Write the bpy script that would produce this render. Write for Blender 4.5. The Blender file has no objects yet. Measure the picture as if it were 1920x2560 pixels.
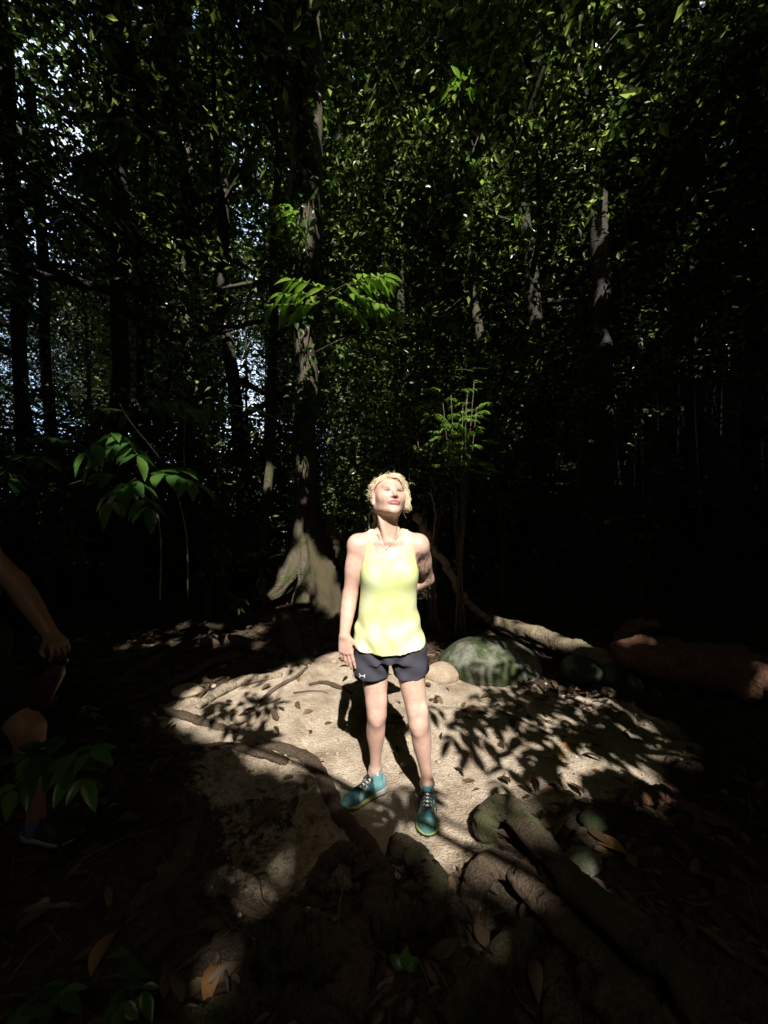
import bpy, math, random
import numpy as np
from mathutils import Vector, Matrix
from mathutils.bvhtree import BVHTree

RNG = np.random.default_rng(7)
random.seed(7)
C = bpy.context.scene.collection
SC = bpy.context.scene

# ------------------------------------------------------------------ camera, world, sun, exposure
CAM_H = 1.55
FPX, CX, CY = 960.0, 960.0, 1280.0          # wide phone lens, in pixels of the 1920 x 2560 photograph
cam_data = bpy.data.cameras.new('camera')
cam_data.sensor_fit = 'HORIZONTAL'
cam_data.sensor_width = 36.0
cam_data.lens = 36.0 * FPX / 1920.0
cam_data.clip_start = 0.02
cam_data.clip_end = 600.0
cam = bpy.data.objects.new('camera', cam_data)
cam.location = (0, 0, CAM_H)
cam.rotation_euler = (math.radians(90), 0, 0)
C.objects.link(cam)
SC.camera = cam

SUN_EL = math.radians(46.0)
SUN_AZ = math.atan2(0.13, -0.99)             # measured from +Y towards +X
S = np.array([math.sin(SUN_AZ) * math.cos(SUN_EL), math.cos(SUN_AZ) * math.cos(SUN_EL), math.sin(SUN_EL)])
world = bpy.data.worlds.new('World')
SC.world = world
world.use_nodes = True
wn = world.node_tree
bg = wn.nodes['Background']
sky = wn.nodes.new('ShaderNodeTexSky')
sky.sky_type = 'NISHITA'
sky.sun_disc = False
sky.sun_elevation = SUN_EL
sky.sun_rotation = SUN_AZ
sky.air_density = 1.0
sky.dust_density = 4.0
wn.links.new(sky.outputs[0], bg.inputs[0])
bg.inputs[1].default_value = 0.085
# added pale sky glow towards the left rear, whitens the gaps between leaves
def world_glow():
    tc = wn.nodes.new('ShaderNodeTexCoord')
    n = wn.nodes.new('ShaderNodeTexNoise'); n.inputs['Scale'].default_value = 3.0; n.inputs['Detail'].default_value = 6.0
    wn.links.new(tc.outputs['Generated'], n.inputs['Vector'])
    r = wn.nodes.new('ShaderNodeValToRGB'); e = r.color_ramp.elements
    e[0].position, e[0].color = .40, (0.42, 0.62, 1.0, 1); e[1].position, e[1].color = .66, (.86, .95, 1.1, 1)
    wn.links.new(n.outputs[0], r.inputs[0])
    d = wn.nodes.new('ShaderNodeVectorMath'); d.operation = 'DOT_PRODUCT'
    wn.links.new(tc.outputs['Generated'], d.inputs[0]); d.inputs[1].default_value = (-0.52, 0.74, 0.43)
    mr = wn.nodes.new('ShaderNodeMapRange'); mr.interpolation_type = 'SMOOTHSTEP'
    mr.inputs[1].default_value = .72; mr.inputs[2].default_value = .93
    mr.inputs[4].default_value = 0.95
    wn.links.new(d.outputs['Value'], mr.inputs[0])
    b2 = wn.nodes.new('ShaderNodeBackground')
    wn.links.new(r.outputs[0], b2.inputs[0]); wn.links.new(mr.outputs[0], b2.inputs[1])
    ad = wn.nodes.new('ShaderNodeAddShader')
    wn.links.new(bg.outputs[0], ad.inputs[0]); wn.links.new(b2.outputs[0], ad.inputs[1])
    wn.links.new(ad.outputs[0], wn.nodes['World Output'].inputs[0])
world_glow()
sd = bpy.data.lights.new('sun', 'SUN')
sd.energy = 5.0
sd.angle = math.radians(0.5)
sd.color = (1.0, 0.945, 0.86)
sun = bpy.data.objects.new('sun', sd)
sun.rotation_euler = Vector(-S).to_track_quat('-Z', 'Y').to_euler()
sun.location = (S * 30).tolist()
C.objects.link(sun)
SC.view_settings.view_transform = 'Standard'
SC.view_settings.look = 'None'
SC.view_settings.exposure = 0.8
SC.view_settings.gamma = 1.0
SC.cycles.max_bounces = 6
SC.cycles.diffuse_bounces = 3
SC.cycles.transmission_bounces = 4
SC.cycles.transparent_max_bounces = 4
SC.cycles.caustics_reflective = False
SC.cycles.caustics_refractive = False

# ------------------------------------------------------------------ helpers
def P(px, py, d):
    """point at depth d seen at a pixel of the photograph"""
    return np.array([(px - CX) / FPX * d, d, CAM_H - (py - CY) / FPX * d])

def G(px, py, z=0.0):
    """ground point (at height z) seen at a pixel"""
    d = (CAM_H - z) * FPX / (py - CY)
    return np.array([(px - CX) / FPX * d, d, z])

def nrm(v):
    v = np.asarray(v, float)
    return v / np.maximum(np.linalg.norm(v, axis=-1, keepdims=True), 1e-9)

def sstep(a, b, x):
    t = np.clip((x - a) / (b - a), 0, 1)
    return t * t * (3 - 2 * t)

def wave(x, y, f, seed):
    """cheap smooth 2-D noise, about -1..1"""
    r = np.random.default_rng(seed)
    o = 0
    for i in range(6):
        a = r.uniform(0, 6.28); k = f * r.uniform(0.6, 1.7); ph = r.uniform(0, 6.28)
        o = o + np.sin((x * math.cos(a) + y * math.sin(a)) * k + ph)
    return o / 3.0

class MB:
    """collects vertices and faces for ONE mesh object"""
    def __init__(self):
        self.V, self.L, self.N, self.A, self.n = [], [], [], [], 0
    def add(self, V, F, tint=0.5):
        V = np.asarray(V, np.float32).reshape(-1, 3); F = np.asarray(F, np.int64)
        self.V.append(V); self.L.append((F + self.n).ravel()); self.N.append(np.full(len(F), F.shape[1], np.int64))
        self.A.append(np.broadcast_to(np.asarray(tint, np.float32), (len(V),)))
        self.n += len(V)
        return self
    def mesh(self, name, smooth=True):
        V = np.concatenate(self.V); L = np.concatenate(self.L).astype(np.int32); N = np.concatenate(self.N)
        me = bpy.data.meshes.new(name)
        me.vertices.add(len(V)); me.vertices.foreach_set('co', V.ravel())
        me.loops.add(len(L)); me.loops.foreach_set('vertex_index', L)
        me.polygons.add(len(N)); st = np.concatenate([[0], np.cumsum(N)[:-1]]).astype(np.int32)
        me.polygons.foreach_set('loop_start', st)
        me.polygons.foreach_set('use_smooth', np.full(len(N), smooth))
        me.update(calc_edges=True)
        at = me.attributes.new('tint', 'FLOAT', 'POINT'); at.data.foreach_set('value', np.concatenate(self.A).astype(np.float32))
        return me
    def build(self, name, mat, parent=None, smooth=True):
        o = bpy.data.objects.new(name, self.mesh(name, smooth))
        C.objects.link(o)
        o.data.materials.append(mat)
        if parent is not None:
            o.parent = parent
            o.matrix_parent_inverse = Matrix.Translation(-Vector(parent.location))
        return o

def tag(o, label=None, cat=None, group=None, kind=None):
    if label: o['label'] = label
    if cat: o['category'] = cat
    if group: o['group'] = group
    if kind: o['kind'] = kind
    return o

def empty(name, loc, label, cat, group=None):
    o = bpy.data.objects.new(name, None)
    o.empty_display_size = 0.1
    o.location = [float(v) for v in loc]
    C.objects.link(o)
    return tag(o, label, cat, group)

def spline(pts, n):
    """Catmull-Rom through rows of pts (any number of columns)"""
    p = np.asarray(pts, float)
    p = np.vstack([2 * p[0] - p[1], p, 2 * p[-1] - p[-2]])
    m = len(p) - 3
    t = np.linspace(0, m - 1e-6, n)
    i = t.astype(int); u = (t - i)[:, None]
    a, b, c, d = p[i], p[i + 1], p[i + 2], p[i + 3]
    return 0.5 * (2 * b + (c - a) * u + (2 * a - 5 * b + 4 * c - d) * u ** 2 + (3 * b - a - 3 * c + d) * u ** 3)

def tube(path, radii, ns=8, rough=0.0, seed=0, sq=None, lump=0.0):
    """swept tube; rough = bumpiness as a share of the radius"""
    p = np.asarray(path, float); n = len(p)
    r = np.broadcast_to(np.asarray(radii, float), (n,))
    t = nrm(np.gradient(p, axis=0))
    ref = np.array([0, 0, 1.0]) if abs(t[0][2]) < 0.8 else np.array([0, 1.0, 0])
    u = nrm(np.cross(t[0], ref)); U = [u]
    for i in range(1, n):
        u = u - t[i] * np.dot(u, t[i]); u = nrm(u); U.append(u)
    U = np.array(U); W = np.cross(t, U)
    a = np.linspace(0, 2 * np.pi, ns, endpoint=False)
    R = np.repeat(r[:, None], ns, 1)
    if rough or lump:
        rg = np.random.default_rng(seed)
        k = rg.normal(size=(n, ns))
        R = R * (1 + rough * k)
        s = np.arange(n)[:, None]
        R = R * (1 + lump * (np.sin(a[None] * 2 + s * 0.23 + rg.uniform(0, 6)) * 0.5 + np.sin(a[None] * 3 - s * 0.37 + rg.uniform(0, 6)) * 0.4 + np.sin(s * 0.55 + rg.uniform(0, 6)) * 0.5))
    V = p[:, None] + U[:, None] * (np.cos(a)[None, :, None] * R[..., None]) + W[:, None] * (np.sin(a)[None, :, None] * R[..., None])
    if sq is not None:
        V = p[:, None] + (V - p[:, None]) * np.asarray(sq)
    V = V.reshape(-1, 3)
    i = np.arange(n - 1)[:, None] * ns; j = np.arange(ns)[None]; j2 = (j + 1) % ns
    F = np.stack([i + j, i + j2, i + ns + j2, i + ns + j], -1).reshape(-1, 4)
    V = np.vstack([V, p[:1], p[-1:]])
    e = n * ns
    jj = np.arange(ns); k2 = (jj + 1) % ns
    c0 = np.stack([np.full(ns, e), k2, jj, jj], -1)[:, :3]
    b = (n - 1) * ns
    c1 = np.stack([np.full(ns, e + 1), b + jj, b + k2], -1)
    return V, F, np.vstack([c0, c1])

def add_tube(mb, path, radii, ns=8, tint=0.5, **k):
    V, F, Tn = tube(path, radii, ns, **k)
    n0 = mb.n
    mb.add(V, F, tint)
    mb.L.append((Tn + n0).ravel()); mb.N.append(np.full(len(Tn), 3))
    return mb

# leaf templates: columns along, across, lift
LO_V = np.array([[0, 0, 0], [.42, .5, .07], [1, 0, -.08], [.42, -.5, .07]], float)
LO_F = np.array([[0, 2, 1], [0, 3, 2]])
def _hi():
    s = np.array([0, .12, .32, .55, .8, 1.0]); w = np.array([.02, .55, .98, .95, .5, .01]) * .5
    V, F = [], []
    for a, b in zip(s, w):
        dz = -.22 * a * a
        V += [[a, b, dz + .16 * b], [a, 0, dz], [a, -b, dz + .16 * b]]
    for i in range(len(s) - 1):
        q = i * 3
        F += [[q, q + 1, q + 4, q + 3], [q + 1, q + 2, q + 5, q + 4]]
    return np.array(V), np.array(F)
HI_V, HI_F = _hi()

def leaves(mb, pos, axis, up, L, W, hi=False, tint=None):
    pos = np.asarray(pos, float).reshape(-1, 3); n = len(pos)
    if n == 0: return
    axis = nrm(np.broadcast_to(axis, (n, 3))); up = np.broadcast_to(up, (n, 3))
    side = nrm(np.cross(axis, up)); nn = np.cross(side, axis)
    L = np.broadcast_to(np.asarray(L, float), (n,)); W = np.broadcast_to(np.asarray(W, float), (n,))
    T, F = (HI_V, HI_F) if hi else (LO_V, LO_F)
    V = pos[:, None] + axis[:, None] * (L[:, None] * T[:, 0])[..., None] + side[:, None] * (W[:, None] * T[:, 1])[..., None] + nn[:, None] * (L[:, None] * T[:, 2])[..., None]
    Fa = (np.arange(n) * len(T))[:, None, None] + F[None]
    if tint is None: tint = RNG.uniform(0, 1, n)
    tint = np.broadcast_to(tint, (n,))
    mb.add(V.reshape(-1, 3), Fa.reshape(-1, F.shape[1]), np.repeat(tint, len(T)))

def rdir(n, zs=1.0, rng=RNG):
    v = rng.normal(size=(n, 3)); v[:, 2] *= zs
    return nrm(v)

# ------------------------------------------------------------------ materials
def mat(name):
    m = bpy.data.materials.new(name); m.use_nodes = True
    nt = m.node_tree; b = nt.nodes['Principled BSDF']
    return m, nt, b

def node(nt, typ, **kw):
    n = nt.nodes.new(typ)
    for k, v in kw.items():
        if k in n.inputs: n.inputs[k].default_value = v
        else: setattr(n, k, v)
    return n

def ramp(nt, fac, stops):
    r = nt.nodes.new('ShaderNodeValToRGB'); e = r.color_ramp.elements
    while len(e) < len(stops): e.new(0.5)
    for x, (p, c) in zip(e, stops):
        x.position = p; x.color = (*c, 1)
    nt.links.new(fac, r.inputs[0])
    return r.outputs[0]

def mix(nt, fac, a, b, mode='MIX'):
    m = nt.nodes.new('ShaderNodeMix'); m.data_type = 'RGBA'; m.blend_type = mode
    for s, v in ((m.inputs[0], fac), (m.inputs[6], a), (m.inputs[7], b)):
        if hasattr(v, 'links') or hasattr(v, 'is_output'): nt.links.new(v, s)
        elif isinstance(v, (int, float)): s.default_value = v
        else: s.default_value = (*v, 1)
    return m.outputs[2]

def noise(nt, scale, detail=4, rough=0.55, vec=None, out=0):
    n = node(nt, 'ShaderNodeTexNoise', Scale=scale, Detail=detail, Roughness=rough)
    if vec is not None: nt.links.new(vec, n.inputs['Vector'])
    return n.outputs[out]

def coords(nt):
    g = nt.nodes.new('ShaderNodeTexCoord')
    return g.outputs['Object']

def bump(nt, b, h, strength=0.5, dist=0.02):
    n = node(nt, 'ShaderNodeBump', Strength=strength, Distance=dist)
    nt.links.new(h, n.inputs['Height']); nt.links.new(n.outputs[0], b.inputs['Normal'])

def attr(nt, name, out='Fac'):
    a = nt.nodes.new('ShaderNodeAttribute'); a.attribute_name = name
    return a.outputs[out]

def leaf_mat(name, stops, trans, fac=0.35, rough=0.4):
    m, nt, b = mat(name)
    col = ramp(nt, attr(nt, 'tint'), stops)
    var = noise(nt, 9.0, 2)
    c2 = mix(nt, var, col, mix(nt, 1.0, col, (0.6, 0.7, 0.6), 'MULTIPLY'))
    nt.links.new(c2, b.inputs['Base Color'])
    b.inputs['Roughness'].default_value = rough
    t = nt.nodes.new('ShaderNodeBsdfTranslucent')
    nt.links.new(mix(nt, 1.0, col, trans, 'MULTIPLY'), t.inputs[0])
    s = node(nt, 'ShaderNodeMixShader'); s.inputs[0].default_value = fac
    nt.links.new(b.outputs[0], s.inputs[1]); nt.links.new(t.outputs[0], s.inputs[2])
    nt.links.new(s.outputs[0], nt.nodes['Material Output'].inputs[0])
    return m

GREEN = [(0, (.014, .030, .010)), (.45, (.040, .070, .020)), (.70, (.16, .215, .065)), (1, (.48, .53, .25))]
M = {}
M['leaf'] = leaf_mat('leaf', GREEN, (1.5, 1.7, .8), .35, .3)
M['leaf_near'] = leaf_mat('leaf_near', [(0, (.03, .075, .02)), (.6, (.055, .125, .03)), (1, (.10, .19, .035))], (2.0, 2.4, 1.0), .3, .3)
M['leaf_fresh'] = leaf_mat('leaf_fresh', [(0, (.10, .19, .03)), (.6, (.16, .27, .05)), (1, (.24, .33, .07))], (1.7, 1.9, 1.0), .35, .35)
M['leaf_dead'] = leaf_mat('leaf_dead', [(0, (.035, .024, .016)), (.45, (.085, .05, .028)), (.75, (.17, .10, .05)), (1, (.26, .19, .11))], (1.2, 1, .8), .12, .55)
M['leaf_yellow'] = leaf_mat('leaf_yellow', [(0, (.42, .25, .05)), (1, (.55, .36, .08))], (1.2, 1.0, .6), .2, .45)
M['leaf_orange'] = leaf_mat('leaf_orange', [(0, (.33, .14, .05)), (1, (.42, .22, .09))], (1.2, 1.0, .6), .2, .45)

def bark_mat(name, dark, light, moss=None, moss_amt=.45, sc=1.0, bstr=.8):
    m, nt, b = mat(name)
    v = coords(nt)
    mp = node(nt, 'ShaderNodeMapping'); mp.inputs['Scale'].default_value = (1, 1, .45)
    nt.links.new(v, mp.inputs[0]); vv = mp.outputs[0]
    n1 = noise(nt, 14 * sc, 7, .65, vv); n2 = noise(nt, 70 * sc, 4, .6, vv)
    c = ramp(nt, n1, [(.3, dark), (.55, tuple((a + q) / 2 for a, q in zip(dark, light))), (.72, light)])
    c = mix(nt, .55, c, ramp(nt, n2, [(.35, tuple(q * .5 for q in dark)), (.65, light)]))
    if moss:
        n3 = noise(nt, 5 * sc, 5, .6, v)
        c = mix(nt, ramp(nt, n3, [(moss_amt, (0, 0, 0)), (moss_amt + .14, (1, 1, 1))]), c, mix(nt, n2, tuple(q * .6 for q in moss), moss))
    nt.links.new(c, b.inputs['Base Color'])
    b.inputs['Roughness'].default_value = .85
    ad = node(nt, 'ShaderNodeMath', operation='ADD'); nt.links.new(n1, ad.inputs[0]); nt.links.new(n2, ad.inputs[1])
    bump(nt, b, ad.outputs[0], bstr, .03)
    return m
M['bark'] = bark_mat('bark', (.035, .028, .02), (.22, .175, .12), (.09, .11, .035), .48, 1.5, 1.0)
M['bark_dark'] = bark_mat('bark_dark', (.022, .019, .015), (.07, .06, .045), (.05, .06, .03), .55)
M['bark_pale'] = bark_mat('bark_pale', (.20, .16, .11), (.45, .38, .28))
M['bark_red'] = bark_mat('bark_red', (.12, .05, .028), (.27, .14, .085))
M['bark_log'] = bark_mat('bark_log', (.17, .12, .075), (.42, .34, .23), (.20, .20, .09), .56)
M['root'] = bark_mat('root', (.05, .034, .022), (.18, .12, .075), (.08, .075, .03), .56, 1.6, 1.0)
M['root_pale'] = bark_mat('root_pale', (.22, .17, .12), (.45, .37, .27))
M['moss_root'] = bark_mat('moss_root', (.035, .027, .016), (.155, .108, .062), (.085, .085, .03), .44, 1.5, 1.0)
M['twig'] = bark_mat('twig', (.08, .06, .04), (.22, .17, .12), None, .5, 2.0)

def rock_mat(name, a, c, moss, amt):
    m, nt, b = mat(name)
    v = coords(nt)
    n1 = noise(nt, 6, 8, .65, v); n2 = noise(nt, 90, 3, .6, v)
    col = ramp(nt, n1, [(.3, a), (.7, c)])
    col = mix(nt, .35, col, ramp(nt, n2, [(.35, tuple(q * .55 for q in a)), (.65, c)]))
    if moss:
        n3 = noise(nt, 3.2, 6, .62, v)
        col = mix(nt, ramp(nt, n3, [(amt, (0, 0, 0)), (amt + .12, (1, 1, 1))]), col, moss)
    nt.links.new(col, b.inputs['Base Color']); b.inputs['Roughness'].default_value = .9
    ad = node(nt, 'ShaderNodeMath', operation='ADD'); nt.links.new(n1, ad.inputs[0]); nt.links.new(n2, ad.inputs[1])
    bump(nt, b, ad.outputs[0], .6, .02)
    return m
M['rock'] = rock_mat('rock', (.10, .105, .08), (.30, .30, .25), (.04, .055, .018), .40)
M['rock_tan'] = rock_mat('rock_tan', (.3, .22, .15), (.5, .4, .3), None, .5)
M['rock_pale'] = rock_mat('rock_pale', (.42, .38, .27), (.62, .58, .44), None, .5)

# ground: sand and dark forest soil, mixed by the mesh attribute "tint"
def ground_mat():
    m, nt, b = mat('ground')
    v = coords(nt)
    g1 = noise(nt, 260, 3, .7, v); g2 = noise(nt, 95, 3, .6, v); g3 = noise(nt, 6, 5, .6, v); g4 = noise(nt, 30, 5, .65, v)
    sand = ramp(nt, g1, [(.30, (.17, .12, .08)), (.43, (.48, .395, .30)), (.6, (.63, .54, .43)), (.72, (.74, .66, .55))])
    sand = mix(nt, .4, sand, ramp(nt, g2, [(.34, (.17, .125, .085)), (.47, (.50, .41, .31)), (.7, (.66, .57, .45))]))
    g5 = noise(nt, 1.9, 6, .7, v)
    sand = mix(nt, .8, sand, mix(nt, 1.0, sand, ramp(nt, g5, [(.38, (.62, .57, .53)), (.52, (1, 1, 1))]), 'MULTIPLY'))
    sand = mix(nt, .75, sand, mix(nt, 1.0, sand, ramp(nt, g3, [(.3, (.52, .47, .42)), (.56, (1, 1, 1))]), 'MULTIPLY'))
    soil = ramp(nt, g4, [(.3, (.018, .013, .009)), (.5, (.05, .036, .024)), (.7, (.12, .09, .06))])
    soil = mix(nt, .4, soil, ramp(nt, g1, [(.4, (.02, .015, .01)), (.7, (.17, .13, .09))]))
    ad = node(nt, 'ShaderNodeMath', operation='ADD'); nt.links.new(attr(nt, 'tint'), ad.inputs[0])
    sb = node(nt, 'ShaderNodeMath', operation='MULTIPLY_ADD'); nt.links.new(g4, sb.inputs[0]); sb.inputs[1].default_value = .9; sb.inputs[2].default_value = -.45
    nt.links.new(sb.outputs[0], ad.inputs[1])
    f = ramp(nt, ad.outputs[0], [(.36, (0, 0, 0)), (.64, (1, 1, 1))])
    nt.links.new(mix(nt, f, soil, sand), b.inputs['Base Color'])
    b.inputs['Roughness'].default_value = .95
    b.inputs['Specular IOR Level'].default_value = .2
    h = node(nt, 'ShaderNodeMath', operation='ADD'); nt.links.new(g2, h.inputs[0]); nt.links.new(g4, h.inputs[1])
    bump(nt, b, h.outputs[0], .85, .02)
    return m
M['ground'] = ground_mat()

# ------------------------------------------------------------------ ground
def hill(x, y):
    """bank that climbs behind the fallen log on the right, and a rise far behind the big tree"""
    w = sstep(.6, 4.0, x + .12 * (y - 5))
    u = y * .85 + x * .45 - 6.3
    h = np.where(u > 0, .40 * (np.sqrt(u * u + 1.2) - 1.095), 0)
    back = sstep(9, 30, y) * 2.0
    return np.minimum(w * h, 13) + back

def gz(x, y):
    x = np.asarray(x, float); y = np.asarray(y, float)
    flat = 1 - np.exp(-(((x - .03) / .55) ** 2 + ((y - 2.02) / .42) ** 2) ** 2)
    near = np.exp(-((y - 3) / 9.0) ** 2)
    b = .035 * wave(x, y, 1.7, 3) + .026 * wave(x, y, 5.0, 4) + .009 * wave(x, y, 15, 5) + .004 * wave(x, y, 33, 6)
    rough = 1 - sand_mask(x, y)
    b = b + rough * (.018 * wave(x, y, 11, 8) + .012 * wave(x, y, 24, 9))
    return flat * b * (.35 + .65 * near) + hill(x, y)

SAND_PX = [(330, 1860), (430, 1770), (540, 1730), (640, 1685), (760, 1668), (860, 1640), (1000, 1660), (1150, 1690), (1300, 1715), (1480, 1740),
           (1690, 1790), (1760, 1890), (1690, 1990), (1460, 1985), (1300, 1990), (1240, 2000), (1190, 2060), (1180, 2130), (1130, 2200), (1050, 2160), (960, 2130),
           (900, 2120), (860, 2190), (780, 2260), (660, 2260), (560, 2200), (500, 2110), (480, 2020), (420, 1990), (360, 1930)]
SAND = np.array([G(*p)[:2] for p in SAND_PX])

def in_poly(poly, x, y):
    x = np.asarray(x, float); y = np.asarray(y, float)
    r = np.zeros(np.broadcast(x, y).shape, bool)
    n = len(poly)
    for i in range(n):
        x0, y0 = poly[i]; x1, y1 = poly[(i + 1) % n]
        c = ((y0 > y) != (y1 > y))
        r ^= c & (x < (x1 - x0) * (y - y0) / (y1 - y0 + 1e-12) + x0)
    return r

def poly_dist(poly, x, y):
    """signed distance, negative inside"""
    x = np.asarray(x, float); y = np.asarray(y, float)
    d = np.full(np.broadcast(x, y).shape, 1e9)
    n = len(poly)
    for i in range(n):
        a = np.array(poly[i]); e = np.array(poly[(i + 1) % n]) - a
        t = np.clip(((x - a[0]) * e[0] + (y - a[1]) * e[1]) / (e @ e + 1e-12), 0, 1)
        d = np.minimum(d, np.hypot(x - a[0] - t * e[0], y - a[1] - t * e[1]))
    return np.where(in_poly(poly, x, y), -d, d)

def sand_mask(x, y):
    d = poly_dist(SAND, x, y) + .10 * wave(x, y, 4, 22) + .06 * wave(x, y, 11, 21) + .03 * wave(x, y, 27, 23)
    shade_dirt = 1 - .38 * sstep(2.55, 2.1, y + .25 * x) * sstep(.0, -.25, x) - .16 * (wave(x, y, 5, 24) > .35)  # near-left shade painted in as extra soil, plus random soil patches
    return sstep(.16, -.16, d) * shade_dirt

def graded(lo, hi, a, b, fine, grow):
    """coordinates: spacing 'fine' between a and b, growing outwards"""
    c = list(np.arange(a, b + 1e-6, fine)); s = fine; v = b
    while v < hi: s *= grow; v += s; c.append(v)
    s = fine; v = a
    while v > lo: s *= grow; v -= s; c.insert(0, v)
    return np.array(c)

def build_ground():
    xs = graded(-300, 300, -2.6, 2.6, .022, 1.10); ys = graded(-250, 400, .8, 5.2, .022, 1.10)
    X, Y = np.meshgrid(xs, ys, indexing='ij')
    Z = gz(X, Y)
    n, k = X.shape
    i = np.arange(n - 1)[:, None] * k; j = np.arange(k - 1)[None]
    F = np.stack([i + j, i + k + j, i + k + j + 1, i + j + 1], -1).reshape(-1, 4)
    mb = MB(); mb.add(np.stack([X, Y, Z], -1).reshape(-1, 3), F, sand_mask(X, Y).ravel())
    tag(mb.build('ground', M['ground']), 'sandy forest floor fading to dark leaf-strewn soil', kind='structure')
build_ground()

# ------------------------------------------------------------------ where the sun reaches through the canopy
LIT_PX = [(505, 1850), (420, 1785), (520, 1715), (690, 1680), (800, 1655), (880, 1625), (1060, 1620), (1200, 1670), (1340, 1700), (1520, 1735),
          (1590, 1800), (1560, 1880), (1600, 1960), (1420, 1980), (1290, 1985), (1210, 1955), (1170, 2040), (1100, 2100), (1040, 2090), (1000, 2010), (880, 1965), (760, 1935), (600, 1880)]
LIT = np.array([G(*p)[:2] for p in LIT_PX])
# (pixel x, pixel y, depth, radius) of other sunlit places
SPOTS = [(742, 1405, 6.1, .2), (716, 1445, 5.95, .16), (690, 1475, 5.88, .14), (800, 1425, 5.85, .22), (820, 1490, 5.62, .24), (770, 1385, 6.1, .12), (850, 1400, 6.2, .1), (752, 1180, 6.32, .10), (758, 1265, 6.3, .11), (748, 1320, 6.25, .11), (757, 1350, 6.2, .1), (755, 1500, 5.8, .12),
         (758, 850, 6.32, .16), (770, 905, 6.32, .13), (750, 950, 6.32, .07), (776, 805, 6.32, .06), (762, 590, 6.3, .13), (770, 535, 6.3, .12), (776, 470, 6.3, .06), (750, 1120, 6.32, .08), (766, 400, 6.3, .05), (668, 1190, 7.5, .22), (600, 1190, 8, .1),
         (1150, 995, 4.6, .36), (1180, 1040, 4.6, .26), (1060, 1080, 4.9, .12), (900, 710, 5.1, .36), (790, 735, 5.3, .3), (730, 540, 6.05, .3), (960, 692, 5.0, .2), (955, 768, 5.0, .16), (700, 735, 5.15, .2), (620, 778, 5.2, .1), (440, 1195, 2.9, .05), (250, 1030, 2.95, .05),
         (1290, 1570, 4.6, .16), (1350, 1588, 4.3, .16), (1255, 1560, 4.75, .12), (1425, 1612, 3.98, .14), (1180, 1600, 3.8, .07), (1240, 1615, 3.7, .08), (1320, 1610, 3.7, .09), (1450, 1680, 3.6, .08), (1500, 1700, 3.5, .08),
         (1570, 1603, 3.6, .09), (1630, 1600, 3.48, .07), (1690, 1606, 3.4, .05), (1905, 1695, 2.95, .11), (1765, 1615, 3.35, .05), (1600, 1590, 3.6, .05), (1590, 1560, 4.2, .07),
         (1255, 2008, 2.0, .09), (1310, 2060, 1.85, .07), (1370, 2130, 1.65, .06), (1285, 2155, 1.66, .05), (1330, 2200, 1.58, .05), (1050, 2145, 1.7, .06), (1010, 2170, 1.66, .05), (1185, 2130, 1.75, .05), (1090, 2200, 1.6, .035), (1530, 1945, 2.25, .07), (1640, 1985, 2.1, .07), (1700, 1990, 2.05, .05), (1600, 1950, 2.2, .06),
         (850, 330, 7.6, .6), (840, 420, 8.2, .3), (870, 800, 13, .6), (1480, 140, 6.6, .8), (1540, 260, 7.2, .65), (1380, 90, 6.4, .4), (1440, 200, 7.5, .6), (1150, 220, 7, .35), (1180, 410, 7, .3), (1270, 560, 7, .3), (1190, 780, 8, .22),
         (1530, 470, 8, .35), (1250, 400, 8, .3), (1000, 260, 7.5, .3), (660, 250, 7.2, .25), (475, 300, 10, .3), (470, 390, 10, .25), (930, 120, 6.6, .25), (712, 120, 6.2, .05), (706, 70, 6.2, .05), (702, 20, 6.2, .05), (718, 170, 6.2, .05), (724, 210, 6.2, .05),
         (1430, 880, 16, .3), (1690, 450, 14, .5), (1880, 800, 15, .5), (1730, 840, 16, .4), (1440, 770, 16, .5), (1340, 960, 16, .35), (1560, 960, 14, .3), (1680, 630, 16, .4), (110, 1290, 10, .25),
         (230, 440, 6, .15), (870, 350, 9, .4), (640, 1360, 4.6, .08), (735, 1440, 5.9, .08), (930, 240, 7, .25), (1080, 150, 6.8, .3), (1230, 700, 12, .4), (1010, 780, 11, .4), (840, 1560, 5, .08), (650, 1620, 4.2, .08)]
_r = np.random.default_rng(42)
for _i in range(760):       # stray flecks of sun on the foliage
    _x = _r.uniform(0, 1920); _y = 1050 * _r.uniform(0, 1) ** 1.1
    if _r.uniform() > .35 + .65 * (_x > 750) * (_y < 950): continue
    if _x > 1250 and _y > 900 or min(abs(_x - k) for k in (1500, 1735, 1880, 1320, 765, 300, 682, 350, 1186, 1345, 1455, 1600, 1395, 1110)) < 48: continue
    _d = _r.uniform(5.5, 9) if _y < 500 else _r.uniform(6, 13)
    SPOTS.append((_x, _y, _d, _r.choice([.06, .09, .13, .2, .32], p=[.3, .3, .2, .13, .07])))
def _dim(n, xr, yr, rr, d=None):
    # pinholes smaller than the sun's blur: a weak broken light
    for _ in range(n):
        x, y = _r.uniform(*xr), _r.uniform(*yr)
        SPOTS.append((x, y, CAM_H * FPX / (y - CY) if d is None else d, _r.uniform(*rr)))
_dim(24, (440, 900), (1930, 2280), (.025, .045)); _dim(52, (640, 1750), (2080, 2545), (.02, .042)); _dim(40, (80, 640), (1560, 1800), (.03, .07)); _dim(26, (180, 640), (2250, 2520), (.015, .03))
_dim(110, (20, 560), (990, 1310), (.03, .065), 3.0); _dim(8, (20, 180), (1420, 1660), (.02, .03), 1.75); _dim(30, (1200, 1700), (1980, 2250), (.02, .04)); _dim(14, (1250, 1750), (1760, 1980), (.03, .06))
SUNQ_LO, SUNQ_H = np.array([-15.0, -4.0]), .03
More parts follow.
